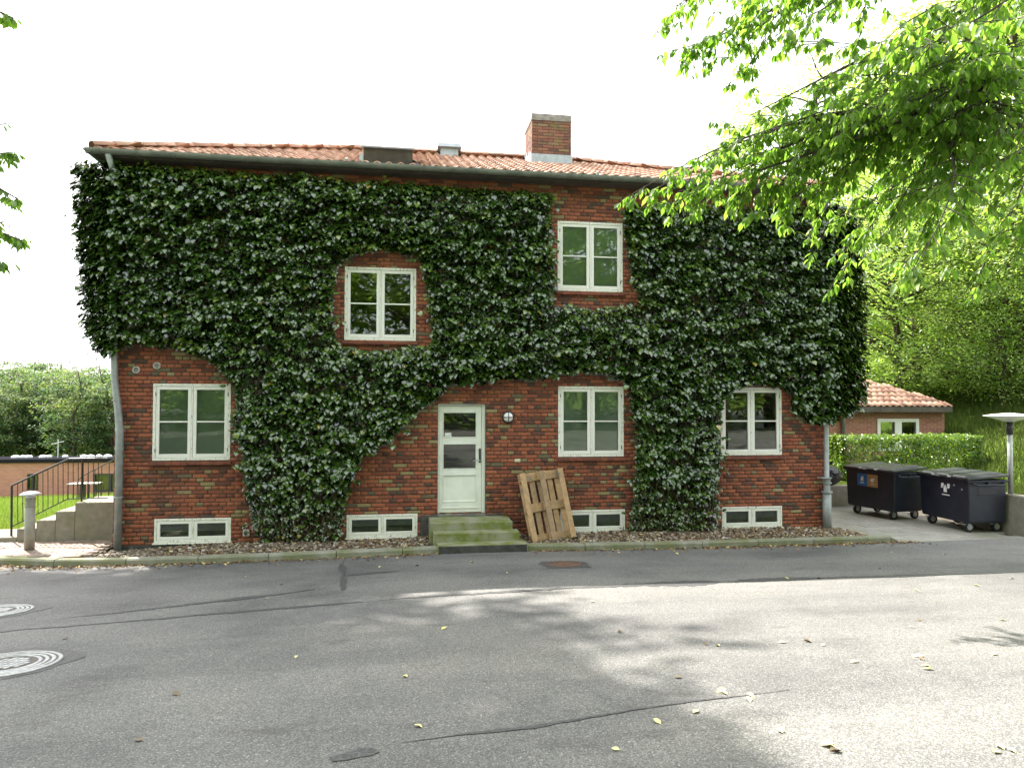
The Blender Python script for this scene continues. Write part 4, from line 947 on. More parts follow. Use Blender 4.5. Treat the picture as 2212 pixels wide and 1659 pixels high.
    # rootlets creeping over the bare wall at the fringes
    for i in range(70):
        e = ro.randrange(len(outline)); a_, b_ = outline[e], outline[(e+1) % len(outline)]; q = a_+(b_-a_)*ro.random()
        if not (XL+.1 < q[0] < XR-.1) or q[1] < .2: continue
        p = [q[0], -.012, q[1]]; d = ro.uniform(0, 6.28); pts = [tuple(p)]
        for s in range(6): d += ro.uniform(-.6, .6); p = [p[0]+.035*math.cos(d), -.012-ro.random()*.004, p[2]+.035*math.sin(d)]; pts.append(tuple(p))
        if any(o[0]-.02 < x_ < o[1]+.02 and o[2]-.02 < z_ < o[3]+.02 for x_, _, z_ in pts for o in OPEN): continue
        mb.tube(pts, np.linspace(.004, .0015, len(pts)), 4, False)
    mb.build('stem', M_['vine'], root, True, kind='stuff')
bl = [on_y(560, 1170, -.1), on_y(720, 1170, -.1)]; ivy('climbing_ivy', 'dense dark ivy climbing from beside the square vent and framing the middle upper window', IVY_L, HOLE, 3, bl)
br = [on_y(1390, 1150, -.1), on_y(1540, 1150, -.1)]; ivy('climbing_ivy', 'dense dark ivy rising between two ground-floor windows to the right-hand downpipe', IVY_R, None, 8, br)

# ------------------------------------------------------------------ left side: bollard light, stairs, railing, far building
bo = thing('bollard_light', 'waist-high grey bollard light with flat disc cap on the brick footpath', 'bollard', (-5.67, -.22, .08))
MB().tube([(0, 0, -.02), (0, 0, .66)], .072, 20).build('post', M_['bollard'], bo, True)
MB().lathe((0, 0, 0), [(.075, .66), (.075, .675), (.07, .675), (.07, .765), (.076, .765), (.076, .80), (.06, .80)], 20).build('collar', M_['bollard'], bo)
MB().lathe((0, 0, 0), [(.062, .69), (.062, .84)], 16).build('lens', M_['lamp_white'], bo)
MB().lathe((0, 0, 0), [(.05, .835), (.145, .845), (.15, .855), (.10, .885), (.03, .90)], 28).build('cap', M_['steel'], bo, True)
st = thing('side_stairs', 'concrete stairs with stepped side wall rising to the left side of the house', 'stairs', (-5.6, .8, .05), world=True)
ylo, yhi = .47, 1.32; xt = on_y(233, 1086, ylo)[0]
xe = [on_y(u, 1150, ylo)[0] for u in (-70, 36, 78, 119, 161)]; ze = [.155, .29, .42, .56, .70]
for i in range(5):
    x0 = xe[i]; x1 = xe[i+1] if i < 4 else XL-.01
    MB().b2((x0+.001, ylo, -.1), (x1-.001, yhi, ze[i]), .006).build('step', M_['concrete'], st)
MB().b2((xe[0], ylo-.12, -.1), (XL-.02, ylo-.003, .11), .006)
rl = thing('stair_railing', 'thin black steel railing with upright bars along the concrete side stairs', 'railing', (-5.6, .6, .3), world=True)
yr = .62
def RP(u, v, y=yr): p = on_y(u, v, y); return (p[0], y, p[2])
top = [RP(25, 1051), RP(27, 1048), RP(147, 992), RP(150, 991), RP(233, 990)]; bot = [RP(28, 1136), RP(147, 1077), RP(233, 1075)]
MB().tube(top, .016, 8).build('top_rail', M_['black_metal'], rl); MB().tube(bot, .010, 6).build('bottom_rail', M_['black_metal'], rl)
p0 = RP(25.5, 1050); MB().tube([p0, (p0[0]+.01, yr, .12)], .018, 8).build('post', M_['black_metal'], rl)
p0 = RP(178, 990); MB().tube([p0, (p0[0], yr, .68)], .016, 8).build('post', M_['black_metal'], rl)
for i in range(17):
    u = 38+i*10.9
    if u > 230: break
    vt = 1049-(u-25)*.467 if u < 148 else 991; vb = 1136-(u-28)*.495 if u < 147 else 1076
    a_ = RP(u, vt); b_ = RP(u+.4, vb); MB().tube([a_, b_], .0065, 6).build('baluster', M_['black_metal'], rl)
rl2 = thing('far_railing', 'black steel handrail standing far off on the lawn behind the side stairs', 'railing', (-14, 17, -1), world=True)
def RP2(u, v, d): p = at_d(u, v, d); return tuple(p)
MB().tube([RP2(168, 1037, 29), RP2(178, 1028, 29), RP2(262, 984, 29)], .02, 6).build('handrail', M_['black_metal'], rl2)
for u, v in ((167, 1040), (190, 1022), (205, 1014), (220, 1006), (236, 998)):
    a_ = RP2(u, v, 29); MB().tube([a_, (a_[0], a_[1], terr(a_[0], a_[1])-.05)], .018, 6).build('post', M_['black_metal'], rl2)
# long flat-roofed building
fb = thing('flat_roofed_building', 'long low brick building with flat black roof edge beyond the lawn', 'building', (-22, 31, -3), world=True)
fy = 30.0; M_['far_brick'] = brickwall_mat('far_brickwork', (.42, .185, .13), (.33, .14, .10), (.36, .25, .2))
zr1, zr0 = on_y(100, 991, fy)[2], on_y(100, 999, fy)[2]; FX0, FX1 = -60, -4
w1 = on_y(59, 1023, fy), on_y(82, 1058, fy); w2 = on_y(203, 1023, fy), on_y(232, 1062, fy)
op = [(w1[0][0], w1[1][0], w1[1][2], w1[0][2]), (w2[0][0], w2[1][0]+1, w2[1][2], w2[0][2])]
xs_ = sorted([FX0, FX1]+[o[0] for o in op]+[o[1] for o in op]); zs_ = sorted(set([-6.0, zr0]+[o[2] for o in op]+[o[3] for o in op])); mb = MB()
for i in range(len(xs_)-1):
    for j in range(len(zs_)-1):
        cx, cz = (xs_[i]+xs_[i+1])/2, (zs_[j]+zs_[j+1])/2
        if not any(o[0] < cx < o[1] and o[2] < cz < o[3] for o in op): mb.quad((xs_[i], fy, zs_[j]), (xs_[i+1], fy, zs_[j]), (xs_[i+1], fy, zs_[j+1]), (xs_[i], fy, zs_[j+1]))
mb.b2((FX0, fy+.35, -6), (FX1, fy+2.0, zr0-.01)); mb.build('wall', M_['far_brick'], fb)
MB().b2((FX0-.1, fy-.12, zr0), (FX1+.1, fy+2.2, zr1), .02).build('roof', M_['far_roof'], fb)
for o in op:
    W = MB(); ring(W, o[0], o[1], o[2], o[3], .07, fy-.02, fy+.1); W.b2(((o[0]+o[1])/2-.05, fy-.015, o[2]+.07), ((o[0]+o[1])/2+.05, fy+.1, o[3]-.07)); W = W.build('window', M_['black_metal'], fb)
    MB().b2((o[0]+.06, fy+.06, o[2]+.06), (o[1]-.06, fy+.07, o[3]-.06)).build('pane', M_['glass'], W)
for u, v, w in ((34, 983, 16), (50, 984, 12), (62, 984, 14), (94, 988, 16), (107, 987, 9), (141, 985, 11), (181, 987, 13), (196, 987, 14), (214, 987, 12), (233, 987, 16)):
    p = on_y(u, v, fy+1.0); s = w*(fy+13.5)/1540/2
    MB().lathe((p[0], p[1], zr1), [(s*1.0, -.02), (s*1.0, .05), (s*.95, .08), (s*.75, .12), (s*.3, .145), (s*.05, .15)], 14).build('skylight_dome', M_['dome'], fb, True)
p = on_y(125, 985, fy+1.0); mb = MB().tube([(p[0], p[1], zr1), (p[0], p[1], zr1+1.0)], .025, 6); mb.tube([(p[0]-.35, p[1], zr1+.75), (p[0]+.3, p[1], zr1+.9)], .025, 6); mb.build('roof_mast', M_['dome'], fb)
for i, u in enumerate((170, 196)):
    p = at_d(u, 1046, 30); gz0 = terr(p[0], p[1]); tb = thing('garden_table', ['small garden table standing on the lawn next to a dark chair', 'small garden table on the lawn beside the far handrail'][1-i], 'table', (p[0], p[1], gz0))
    MB().b2((-.36, -.3, .70), (.36, .3, .735), .01).build('table_top', M_['bollard'], tb)
    for sx_ in (-.31, .31):
        for sy_ in (-.25, .25): MB().tube([(sx_, sy_, -.05), (sx_, sy_, .70)], .025, 6).build('leg', M_['black_metal'], tb)
# ------------------------------------------------------------------ right side: bins, yard walls, outbuilding, hedge, lamp
rw = thing('retaining_wall', 'low pale concrete retaining wall wrapping round the bin yard', 'wall', (11.4, 1, 0), world=True)
MB().b2((11.32, -1.0, -.3), (11.55, 3.2, .68), .015).build('wall_panel', M_['concrete'], rw); MB().b2((7.99, 2.98, -.3), (11.315, 3.2, .46), .015).build('wall_panel', M_['concrete'], rw)
def bin_(label, loc, rz_, stick):
    t = thing('wheeled_bin', label, 'bin', loc, (0, 0, rz_))
    # local: front face at -y, width along x (1.36), depth y (.78)
    W, Dp, z0, z1 = .66, .39, .175, .98
    V = []
    for z_, k_ in ((z0, .95), (z0+.05, .965), (z1-.08, 1.0), (z1, 1.0)):
        for x, y in ((-1, -1), (1, -1), (1, 1), (-1, 1)):
            c_ = .05
            for dx, dy in (((c_, 0), (0, c_)) if True else ()):
                pass
            V.append((x*W*k_, y*Dp*k_, z_))
    mb = MB(); mb.add(V, [[4*i+k, 4*i+(k+1) % 4, 4*(i+1)+(k+1) % 4, 4*(i+1)+k] for i in range(3) for k in range(4)]+[(3, 2, 1, 0), (12, 13, 14, 15)])
    body = mb.build('body', M_['bin'], t)
    bv = body.modifiers.new('bevel', 'BEVEL'); bv.width = .022; bv.segments = 2; bv.limit_method = 'ANGLE'
    mb = MB(); mb.b2((-W-.03, -Dp-.035, .945), (W+.03, Dp+.03, .99), .012); mb.b2((-W-.02, -Dp-.05, .985), (W+.02, -Dp-.02, 1.0), .005); mb.b2((-W-.02, -Dp-.042, .962), (W+.02, -Dp-.038, .972)); mb.build('rim', M_['bin'], t)
    mb = MB(); L = [(-W-.045, -Dp-.05, .995), (W+.045, -Dp-.05, .995), (W+.045, Dp+.04, 1.055), (-W-.045, Dp+.04, 1.055)]
    mb.add(L+[(x, y, z_+.035) for x, y, z_ in L], [(0, 3, 2, 1), (4, 5, 6, 7), (0, 1, 5, 4), (1, 2, 6, 5), (2, 3, 7, 6), (3, 0, 4, 7)]); lid = mb.build('lid', M_['bin_lid'], t)
    for i in range(3):
        x0 = -W+.05+i*.43; mb = MB(); P = [(x0, -Dp-.0, 1.034), (x0+.33, -Dp-.0, 1.034), (x0+.33, Dp-.02, 1.091), (x0, Dp-.02, 1.091)]
        mb.add(P+[(x+(.02 if k_ in (0, 3) else -.02), y+(.02 if k_ < 2 else -.02), z_+.025) for k_, (x, y, z_) in enumerate(P)], [(4, 5, 6, 7), (0, 1, 5, 4), (1, 2, 6, 5), (2, 3, 7, 6), (3, 0, 4, 7)]); mb.build('lid_panel', M_['bin_lid'], t)
    for i in range(2): MB().b2((-.25+i*.43, -Dp-.056, 1.0), (-.16+i*.43, -Dp-.03, 1.032), .004).build('lid_clip', M_['steel'], t)
    mb = MB(); mb.tube([(-.10, -Dp-.06, 1.0), (-.10, -Dp-.085, 1.01), (.0, -Dp-.085, 1.01), (.0, -Dp-.06, 1.0)], .012, 6); mb.build('lid_grip', M_['bin_lid'], t)
    for s in (-1, 1):
        mb = MB(); mb.tube([(s*(W+.02), -Dp*.8, .93), (s*(W+.07), -Dp*.7, .90), (s*(W+.07), Dp*.7, .90), (s*(W+.02), Dp*.8, .93)], .018, 8); mb.build('handle', M_['bin'], t)
        mb = MB(); mb.b2((s*W*.985-.012, -Dp*.5, .70), (s*W*.985+.012, Dp*.5, .87), .008); mb.build('side_pocket', M_['bin'], t)
        mb = MB(); mb.tube([(s*(W-.02), 0, .93), (s*(W+.055), 0, .93)], .03, 10); mb.build('trunnion', M_['bin'], t)
        for y in (-1, 1):
            cx, cy = s*W*.74, y*Dp*.72
            wh = MB().tube([(cx-.022, cy+.03, .095), (cx+.022, cy+.03, .095)], .095, 18).build('wheel', M_['rubber'], t)
            MB().tube([(cx-.025, cy+.03, .095), (cx+.025, cy+.03, .095)], .055, 12).build('rim', M_['steel'], wh)
            mb = MB(); mb.b2((cx-.05, cy-.05, .195), (cx+.05, cy+.05, .212))
            for q in (-.032, .032): mb.add([(cx+q, cy-.04, .2), (cx+q, cy+.045, .2), (cx+q, cy+.045, .085), (cx+q, cy+.015, .085)], [(0, 1, 2, 3)])
            mb.b2((cx-.03, cy-.10, .14), (cx+.03, cy-.045, .155)); mb.build('caster_fork', M_['steel'], t)
    yf = -Dp*.985-.006
    def sq(nm, x0, x1, z_0, z_1, mat, par=None, d=0.0):
        f = lambda z_: -Dp*(.965+.035*(z_-z0-.05)/(z1-.13-z0))-.004-d
        return MB().add([(x0, f(z_0), z_0), (x1, f(z_0), z_0), (x1, f(z_1), z_1), (x0, f(z_1), z_1)], [(0, 1, 2, 3)]).build(nm, M_[mat], par or t)
    def icon(nm, pts, mat, par, d):
        f = lambda z_: -Dp*(.965+.035*(z_-z0-.05)/(z1-.13-z0))-.004-d
        MB().add([(x, f(z_), z_) for x, z_ in pts], [list(range(len(pts)))]).build(nm, M_[mat], par)
    if stick == 'colour':
        a_ = sq('sticker', -.33, -.051, .635, .90, 'sticker_blue'); b_ = sq('sticker', -.049, .23, .635, .90, 'sticker_brown')
        icon('pictogram', [(-.235, .745), (-.155, .74), (-.155, .85), (-.195, .845), (-.225, .81)], 'sticker_white', a_, .002); icon('caption', [(-.255, .695), (-.14, .695), (-.14, .716), (-.255, .716)], 'sticker_white', a_, .002)
        icon('pictogram', [(.04, .745), (.095, .735), (.125, .755), (.15, .815), (.085, .825), (.03, .79)], 'sticker_white', b_, .002); icon('caption', [(.05, .69), (.12, .69), (.12, .708), (.05, .708)], 'sticker_white', b_, .002)
    else:
        icon('pictogram', [(.02, .70), (.11, .70), (.11, .78), (.085, .82), (.085, .84), (.05, .84), (.05, .82), (.02, .78)], 'sticker_white', t, .003)
        icon('pictogram', [(-.05, .77), (.015, .79), (.03, .83), (.03, .87), (-.04, .87)], 'sticker_white', t, .003); icon('pictogram', [(.12, .78), (.17, .78), (.19, .82), (.19, .87), (.12, .87)], 'sticker_white', t, .003)
        icon('caption', [(-.03, .64), (.18, .64), (.18, .66), (-.03, .66)], 'sticker_white', t, .003)
        for x in (-.10, .19):
            pass
        for x, z_ in ((.30, .86), (.50, .80)): MB().lathe((x, -Dp-.004, z_), [(.018, .004), (.018, -.004), (.01, -.007)], 10, 'Y').build('bolt', M_['steel'], t)
    return t
bin_('black wheeled waste bin with a white pictogram and two bolts on its front', (10.87, .08, -.03), R_(-92), 'white')
bin_('black wheeled waste bin with a blue and a brown sticker on its front', (10.33, 1.62, -.03), R_(-81), 'colour')
bag = thing('rubbish_sack', 'shiny black plastic rubbish sack on the low yard wall behind the downpipe', 'bag', (0, 0, 0)); bp = on_y(1800, 1050, 3.05); bag.location = (bp[0]-.12, 3.06, .455)
bm = bmesh.new(); bmesh.ops.create_icosphere(bm, subdivisions=4, radius=1.0)
for v in bm.verts:
    q = v.co.copy(); n_ = noise.noise(q*2.2)*.16+noise.noise(q*5.5)*.09; v.co = Vector((q.x*(.36+n_*.3), q.y*(.10+n_*.05), max(0, (q.z*.5+.5))*(.46+n_*.25)))
me = bpy.data.meshes.new('sack'); bm.to_mesh(me); bm.free(); put('sack_body', me, M_['bag'], bag); MB().tube([(0, 0, .44), (.03, 0, .50), (.08, .0, .53)], [.03, .02, .05], 8).build('knot', M_['bag'], bag)
# outbuilding
ob_ = thing('outbuilding', 'small pale red brick outbuilding with hipped orange tile roof behind the hedge', 'building', (13, 8, .4), world=True)
oy = 6.6; ox0, ox1 = on_y(1770, 900, oy)[0]-2.4, on_y(2040, 900, oy)[0]; oz = on_y(2000, 878, oy)[2]
M_['out_brick'] = brickwall_mat('outbuilding_brickwork', (.34, .135, .085), (.25, .09, .06), (.36, .30, .24))
wx0, wx1, wz1 = on_y(1894, 905, oy)[0], on_y(1984, 905, oy)[0], on_y(1940, 904, oy)[2]; wz0 = wz1-.95
xs_ = [ox0, wx0, wx1, ox1]; zs_ = [-.2, wz0, wz1, oz]; mb = MB()
for i in range(3):
    for j in range(3):
        if (i, j) != (1, 1): mb.quad((xs_[i], oy, zs_[j]), (xs_[i+1], oy, zs_[j]), (xs_[i+1], oy, zs_[j+1]), (xs_[i], oy, zs_[j+1]))
mb.build('wall', M_['out_brick'], ob_); M_['out_brick_side'] = brickwall_mat('outbuilding_side', (.36, .17, .105), (.27, .11, .07), (.36, .30, .24), axis='Y')
mb = MB(); mb.b2((ox0, oy+.01, -.2), (ox0+.2, oy+5, oz)); mb.b2((ox1-.2, oy+.01, -.2), (ox1, oy+5, oz)); mb.b2((ox0+.21, oy+4.8, -.2), (ox1-.21, oy+5, oz)); mb.build('side_wall', M_['out_brick_side'], ob_)
W = MB(); ring(W, wx0, wx1, wz0, wz1, .10, oy-.03, oy+.08); W.b2(((wx0+wx1)/2-.11, oy-.028, wz0+.1), ((wx0+wx1)/2+.11, oy+.08, wz1-.1)); W = W.build('window', M_['white_paint'], ob_); MB().b2((wx0+.09, oy+.03, wz0+.09), (wx1-.09, oy+.04, wz1-.09)).build('pane', M_['glass'], W)
MB().b2((wx0+.05, oy+.3, wz0), (wx1-.05, oy+.32, wz1)).build('pane_backing', M_['dark_room'], W)  # flat dark sheet in place of the room behind the pane
e0, e1, ey0, ey1 = ox0-.3, ox1+.02, oy-.3, oy+5.0; hh = (ey1-ey0)/2; pz = .47
roofO = MB().add([(e0, ey0, oz), (e1, ey0, oz), (e1, ey1, oz), (e0, ey1, oz), (e0+hh, ey0+hh, oz+hh*pz), (e1-hh, ey0+hh, oz+hh*pz)], [(0, 1, 5, 4), (1, 2, 5), (2, 3, 4, 5), (3, 0, 4), (3, 2, 1, 0)]).build('roof', M_['tile_base'], ob_)
MB().b2((e0+.02, ey0-.02, oz-.16), (e1-.02, oy-.01, oz-.01)).build('fascia', M_['soffit'], ob_)
ln = math.hypot(1, pz); Vs = Vector((0, 1/ln, pz/ln)); V_, F__, T__ = [], [], []
for r in range(int(hh*ln/TL)+1):
    for c_ in range(int((e1-e0)/TW)+1):
        u = c_*TW+TW/2; v = r*TL-.03; lim = max(v, 0)/ln
        if u < lim-.03 or u > e1-e0-lim+.03 or v > hh*ln-.1: continue
        p = Vector((e0, ey0, oz+.02))+Vector((1, 0, 0))*u+Vs*v; uu, vv = pix(p)
        me, V, Fs = tv[random.randrange(12)]; Nn = Vector((1, 0, 0)).cross(Vs)
        if uu > 1840 and r < 12: o_ = put('roof_tile', me, None, roofO); o_.matrix_local = Matrix.Translation(p) @ Matrix((Vector((1, 0, 0)), Vs, Nn)).transposed().to_4x4()
        else: n = len(V_); V_ += [tuple(p+Vector((1, 0, 0))*x+Vs*y+Nn*z_) for x, y, z_ in V]; F__ += [[j+n for j in f] for f in Fs]; T__ += [random.random()]*len(V)
put('roof_tiling', mesh_from('roof_tiling', V_, np.array(F__), True, T__), M_['tile'], roofO, kind='stuff')
px_o = on_y(1822, 900, oy-.08)[0]; MB().tube([(px_o, oy-.08, .2), (px_o, oy-.08, oz-.3), (px_o, ey0, oz-.08)], .05, 10).build('downpipe', M_['zinc'], ob_, True)
# hedge
def leafbox(lo, hi, n, seed, shell=.16):
    g = np.random.default_rng(seed); lo = np.array(lo); hi = np.array(hi); P = g.uniform(lo, hi, (n, 3))
    ax_ = g.integers(0, 5, n); off = np.abs(g.normal(0, shell*.5, n))
    P[ax_ == 0, 1] = (lo[1]+off)[ax_ == 0] if False else (np.full(n, lo[1])+off)[ax_ == 0]
    P[ax_ == 1, 1] = (np.full(n, lo[1])+off)[ax_ == 1]; P[ax_ == 2, 2] = (np.full(n, hi[2])-off)[ax_ == 2]
    P[ax_ == 3, 0] = (np.full(n, hi[0])-off)[ax_ == 3]; P[ax_ == 4, 0] = (np.full(n, lo[0])+off)[ax_ == 4]
    w = np.array([noise.noise(Vector(p)*2.2) for p in P]); P += np.stack([w*.05, w*.08, w*.06], 1)
    nr = g.normal(0, .5, (n, 3)); nr[:, 2] += .7; nr[:, 1] -= .55
    return P, nr, g
BLV = np.array([(0, 0, 0), (-.26, .3, .05), (-.22, .68, .04), (0, 1.0, -.08), (.22, .68, .04), (.26, .3, .05), (0, .45, -.05)]); BLF = np.array([(6, 0, 1), (6, 1, 2), (6, 2, 3), (6, 3, 4), (6, 4, 5), (6, 5, 0)])
hx0, hx1 = on_y(1818, 1000, 4.0)[0], on_y(2122, 1000, 4.0)[0]; hz1 = on_y(1980, 940, 4.0)[2]
hd = thing('clipped_hedge', 'clipped green hedge standing above the bins in front of the outbuilding window', 'hedge', ((hx0+hx1)/2, 4.4, .45), world=True)
P, nr, g = leafbox((hx0, 4.0, .42), (hx1, 4.9, hz1), 11000, 21); X, Y, Z = frames(nr, g.normal(0, .6, (len(P), 3))+np.array([0, -.6, -.5])); Vv, Ff, kk = scatter(BLV, BLF, P, X, Y, Z, g.uniform(.06, .10, len(P)))
put('foliage', mesh_from('foliage', Vv, Ff, False, np.repeat(g.beta(2, 2, len(P)), kk)), M_['hedge'], hd, kind='stuff'); mb = MB()
for i in range(16): x = hx0+.2+(hx1-hx0-.4)*i/15; mb.tube([(x, 4.45, .3), (x+random.uniform(-.1, .1), 4.45+random.uniform(-.1, .1), hz1-.25)], [.025, .01], 6)
mb.build('stem', M_['bark'], hd)
# disc lamp
lp = thing('disc_lamp_post', 'grey steel lamp post with wide white disc shade on the retaining wall', 'lamp', (11.45, -.46, .68))
MB().tube([(0, 0, -.02), (0, 0, 1.30)], .045, 16).build('post', M_['steel'], lp, True); MB().tube([(0, 0, 1.12), (0, 0, 1.36)], .055, 16).build('lamp_head', M_['black_metal'], lp, True)
MB().lathe((0, 0, 0), [(.07, 1.36), (.30, 1.43), (.42, 1.465), (.435, 1.475), (.30, 1.50), (.08, 1.525), (.01, 1.53)], 36).build('disc_shade', M_['lamp_white'], lp, True)

# ------------------------------------------------------------------ trees
CLV = np.array([(0, 0, 0), (-.17, .25, .05), (-.22, .55, .05), (0, 1.0, -.14), (.22, .55, .05), (.17, .25, .05), (0, .45, -.03)]); CLF = BLF
def curve(p0, p1, sag=0.0, n=7, wob=.06, ro=random):
    p0 = Vector(p0); p1 = Vector(p1); L = (p1-p0).length; out = []
    o1 = Vector((ro.uniform(-1, 1), ro.uniform(-1, 1), ro.uniform(-1, 1)))*wob*L; 
    for i in range(n+1):
        t = i/n; p = p0.lerp(p1, t)+Vector((0, 0, sag*L*math.sin(math.pi*t)))+o1*math.sin(2*math.pi*t)*.5+o1.cross(Vector((0, 0, 1)))*math.sin(math.pi*t)*.6
        out.append(p)
    return out
def leafmesh(P, nrm, tip, size, tint, tmpl=(CLV, CLF)):
    X, Y, Z = frames(nrm, tip); V, Fc, kk = scatter(tmpl[0], tmpl[1], P, X, Y, Z, size); return mesh_from('crown', V, Fc, False, np.repeat(tint, kk))
def gen_tree(seed, height, rx_, ry_, rz_, cz, ncl, per, leaf, flat=.25, cr=.8, droop=.3, shell=.55, off=(0, 0), trunk=True):
    """trunk MB and crown mesh in local coordinates: leaf clusters on the ends of branches"""
    g = np.random.default_rng(seed); ro = random.Random(seed); tr = MB()
    tw = [Vector((ro.uniform(-.15, .15)*height*.06*i, ro.uniform(-.15, .15)*height*.06*i, height*.92*i/8)) for i in range(9)]; tw[0] = Vector((0, 0, -.4))
    r0 = height*.021
    if trunk: tr.tube(tw, [r0*(1.25 if i == 0 else 1-.105*i) for i in range(9)], 10)
    def trunk_at(z):
        i = max(0, min(7, int(z/(height*.92)*8))); t = min(1, max(0, z/(height*.92)*8-i)); return tw[i].lerp(tw[i+1], t)
    P = []; Nn = []; T = []; TI = []
    for c in range(ncl):
        d = g.normal(0, 1, 3); d /= np.linalg.norm(d); r = g.uniform(shell**3, 1)**(1/3)
        r *= 1+.22*noise.noise(Vector(d)*1.7+Vector((seed, 0, 0)))
        ctr = np.array([off[0]+d[0]*rx_*r, off[1]+d[1]*ry_*r, cz+d[2]*rz_*r])
        if ctr[2] < .5: continue
        zz = min(height*.9, max(height*.14, ctr[2]-.35*math.hypot(ctr[0], ctr[1])*ro.uniform(.6, 1.3)))
        b0 = trunk_at(zz); pts = curve(b0, ctr, .06, 5, .08, ro); L = (Vector(ctr)-b0).length
        full = c % 5 == 0; pb = pts if full else pts[3:]
        tr.tube(pb, np.linspace((.011*L+.012) if full else .004*L+.008, .006, len(pb)), 5, False)
        out = np.array([d[0], d[1], 0])*.8; k = int(per*ro.uniform(.7, 1.3)); cc = cr*ro.uniform(.6, 1.35)
        a = g.uniform(0, 2*np.pi, k); rad = np.sqrt(g.random(k))*cc; offs = np.stack([np.cos(a)*rad, np.sin(a)*rad, g.normal(0, flat*cc*.5, k)-droop*(rad/cc)**2*cc*.6], 1)
        pp = ctr+offs; P.append(pp); nr = g.normal(0, .42, (k, 3)); nr[:, 2] += 1.0; nr += out*.35; Nn.append(nr)
        tp = offs*np.array([1, 1, .3])+g.normal(0, .35, (k, 3)); tp[:, 2] -= .45; T.append(tp); base = ro.uniform(.15, .85); TI.append(np.clip(base+g.normal(0, .16, k), 0, 1))
        for q in range(3):
            e = ctr+offs[ro.randrange(k)]*.8; tr.tube([pts[-2], pts[-1].lerp(Vector(e), .5), Vector(e)], [.008, .006, .003], 4, False)
    P = np.concatenate(P); size = leaf*g.uniform(.75, 1.25, len(P))
    return tr, leafmesh(P, np.concatenate(Nn), np.concatenate(T), size, np.concatenate(TI))
def plant(name, label, proto, loc, rz_=0.0, s=1.0, mat='beech', group=None):
    t = thing(name, label, 'tree', loc, (0, 0, rz_), group); t.scale = (s, s, s*random.uniform(.95, 1.05)); tm, cm = proto
    put('trunk', tm, M_['bark'], t); o = put('crown', cm, M_[mat], t); return t
def proto(*a, mat='beech', **k):
    tr, cm = gen_tree(*a, **k); return tr.mesh('trunk', True), cm
# hillside trees on the right
H1 = proto(31, 15, 6.0, 5.4, 6.0, 8.2, 330, 62, .17, cr=.95, shell=.7); H2 = proto(37, 13, 5.0, 5.2, 5.4, 6.6, 280, 62, .16, cr=.85, shell=.7)
H3 = proto(41, 11, 4.8, 4.6, 5.4, 5.6, 380, 64, .15, cr=.8, shell=.6, flat=.6, droop=.45); H4 = proto(43, 8, 3.8, 3.6, 4.3, 4.0, 340, 62, .13, cr=.65, shell=.55, flat=.7, droop=.5)
hills = [((17.3, 10.2), H4, 0.3, 1.0, 'bushy bright-green tree drooping over the outbuilding roof'), ((20.6, 7.2), H4, 2.0, .95, 'bushy bright-green tree on the bank right behind the disc lamp'), ((24.0, 8.4), H4, 3.1, 1.15, 'bushy pale-green tree higher up the bank than its bushy neighbours'),
         ((19.9, 12.4), H3, 1.0, 1.05, 'rounded bright-green tree rising behind the ivy-covered house corner'), ((25.2, 13.0), H3, 4.0, 1.5, 'tall bright-green tree above the bushy trees behind the disc lamp'), ((29.0, 8.0), H3, 5.0, 1.35, 'tall bright-green tree at the open end of the grassy bank'), ((27.0, 4.2), H4, 4.0, 1.2, 'bright-green tree on the bank to the side of the disc lamp'), ((24.5, 26.5), H1, 2.4, 1.25, 'large green tree at the top of the bank behind its neighbours'),
         ((18.6, 7.2), H4, 5.2, .62, 'low green shrub-like tree at the foot of the bank past the outbuilding corner'), ((22.3, 5.4), H4, 1.7, .62, 'low green shrub-like tree on the slope close behind the disc lamp'),
         ((16.0, 21.0), H2, 5.0, .75, 'green tree far behind the outbuilding roof'), ((35.0, 16.0), H1, 1.2, 1.2, 'dense green tree standing at the far end of the grassy bank')]
for (x, y), pr_, rz_, s, lab in hills: plant('broadleaf_tree', lab, pr_, (x, y, terr(x, y)-.1), rz_, s, 'beech', 'trees on the grassy bank')
# wood beyond the flat-roofed building
W1 = proto(51, 14, 4.4, 4.4, 5.2, 8.2, 150, 48, .34, cr=1.05, flat=.35); W2 = proto(52, 15, 3.6, 3.6, 6.2, 8.0, 150, 46, .32, cr=.95, flat=.35); W3 = proto(53, 12, 4.8, 4.2, 4.4, 7.0, 150, 46, .34, cr=1.1, flat=.35)
wl_ = []
rf = random.Random(4)
for i in range(36):
    u = -95+i*15.5; d = 62+rf.uniform(-6, 8)+(8 if i % 2 else 0); vt = 786-20*math.sin(min(1, max(0, (u+20)/250))*math.pi)+rf.uniform(-8, 14)-(0 if i % 2 else -22)
    p = at_d(u, 1000, d); ztop = at_d(u, vt, d)[2]; zb = terr(p[0], p[1])-1.0; pr_, hgt = [(W1, 13.6), (W2, 14.4), (W3, 11.6)][i % 3]; s = (ztop-zb)/hgt
    wl_.append(plant('woodland_tree', 'green woodland tree in the row behind the flat-roofed building', pr_, (p[0], p[1], zb), rf.uniform(0, 6.28), s, 'forest', 'woodland trees behind the flat-roofed building'))
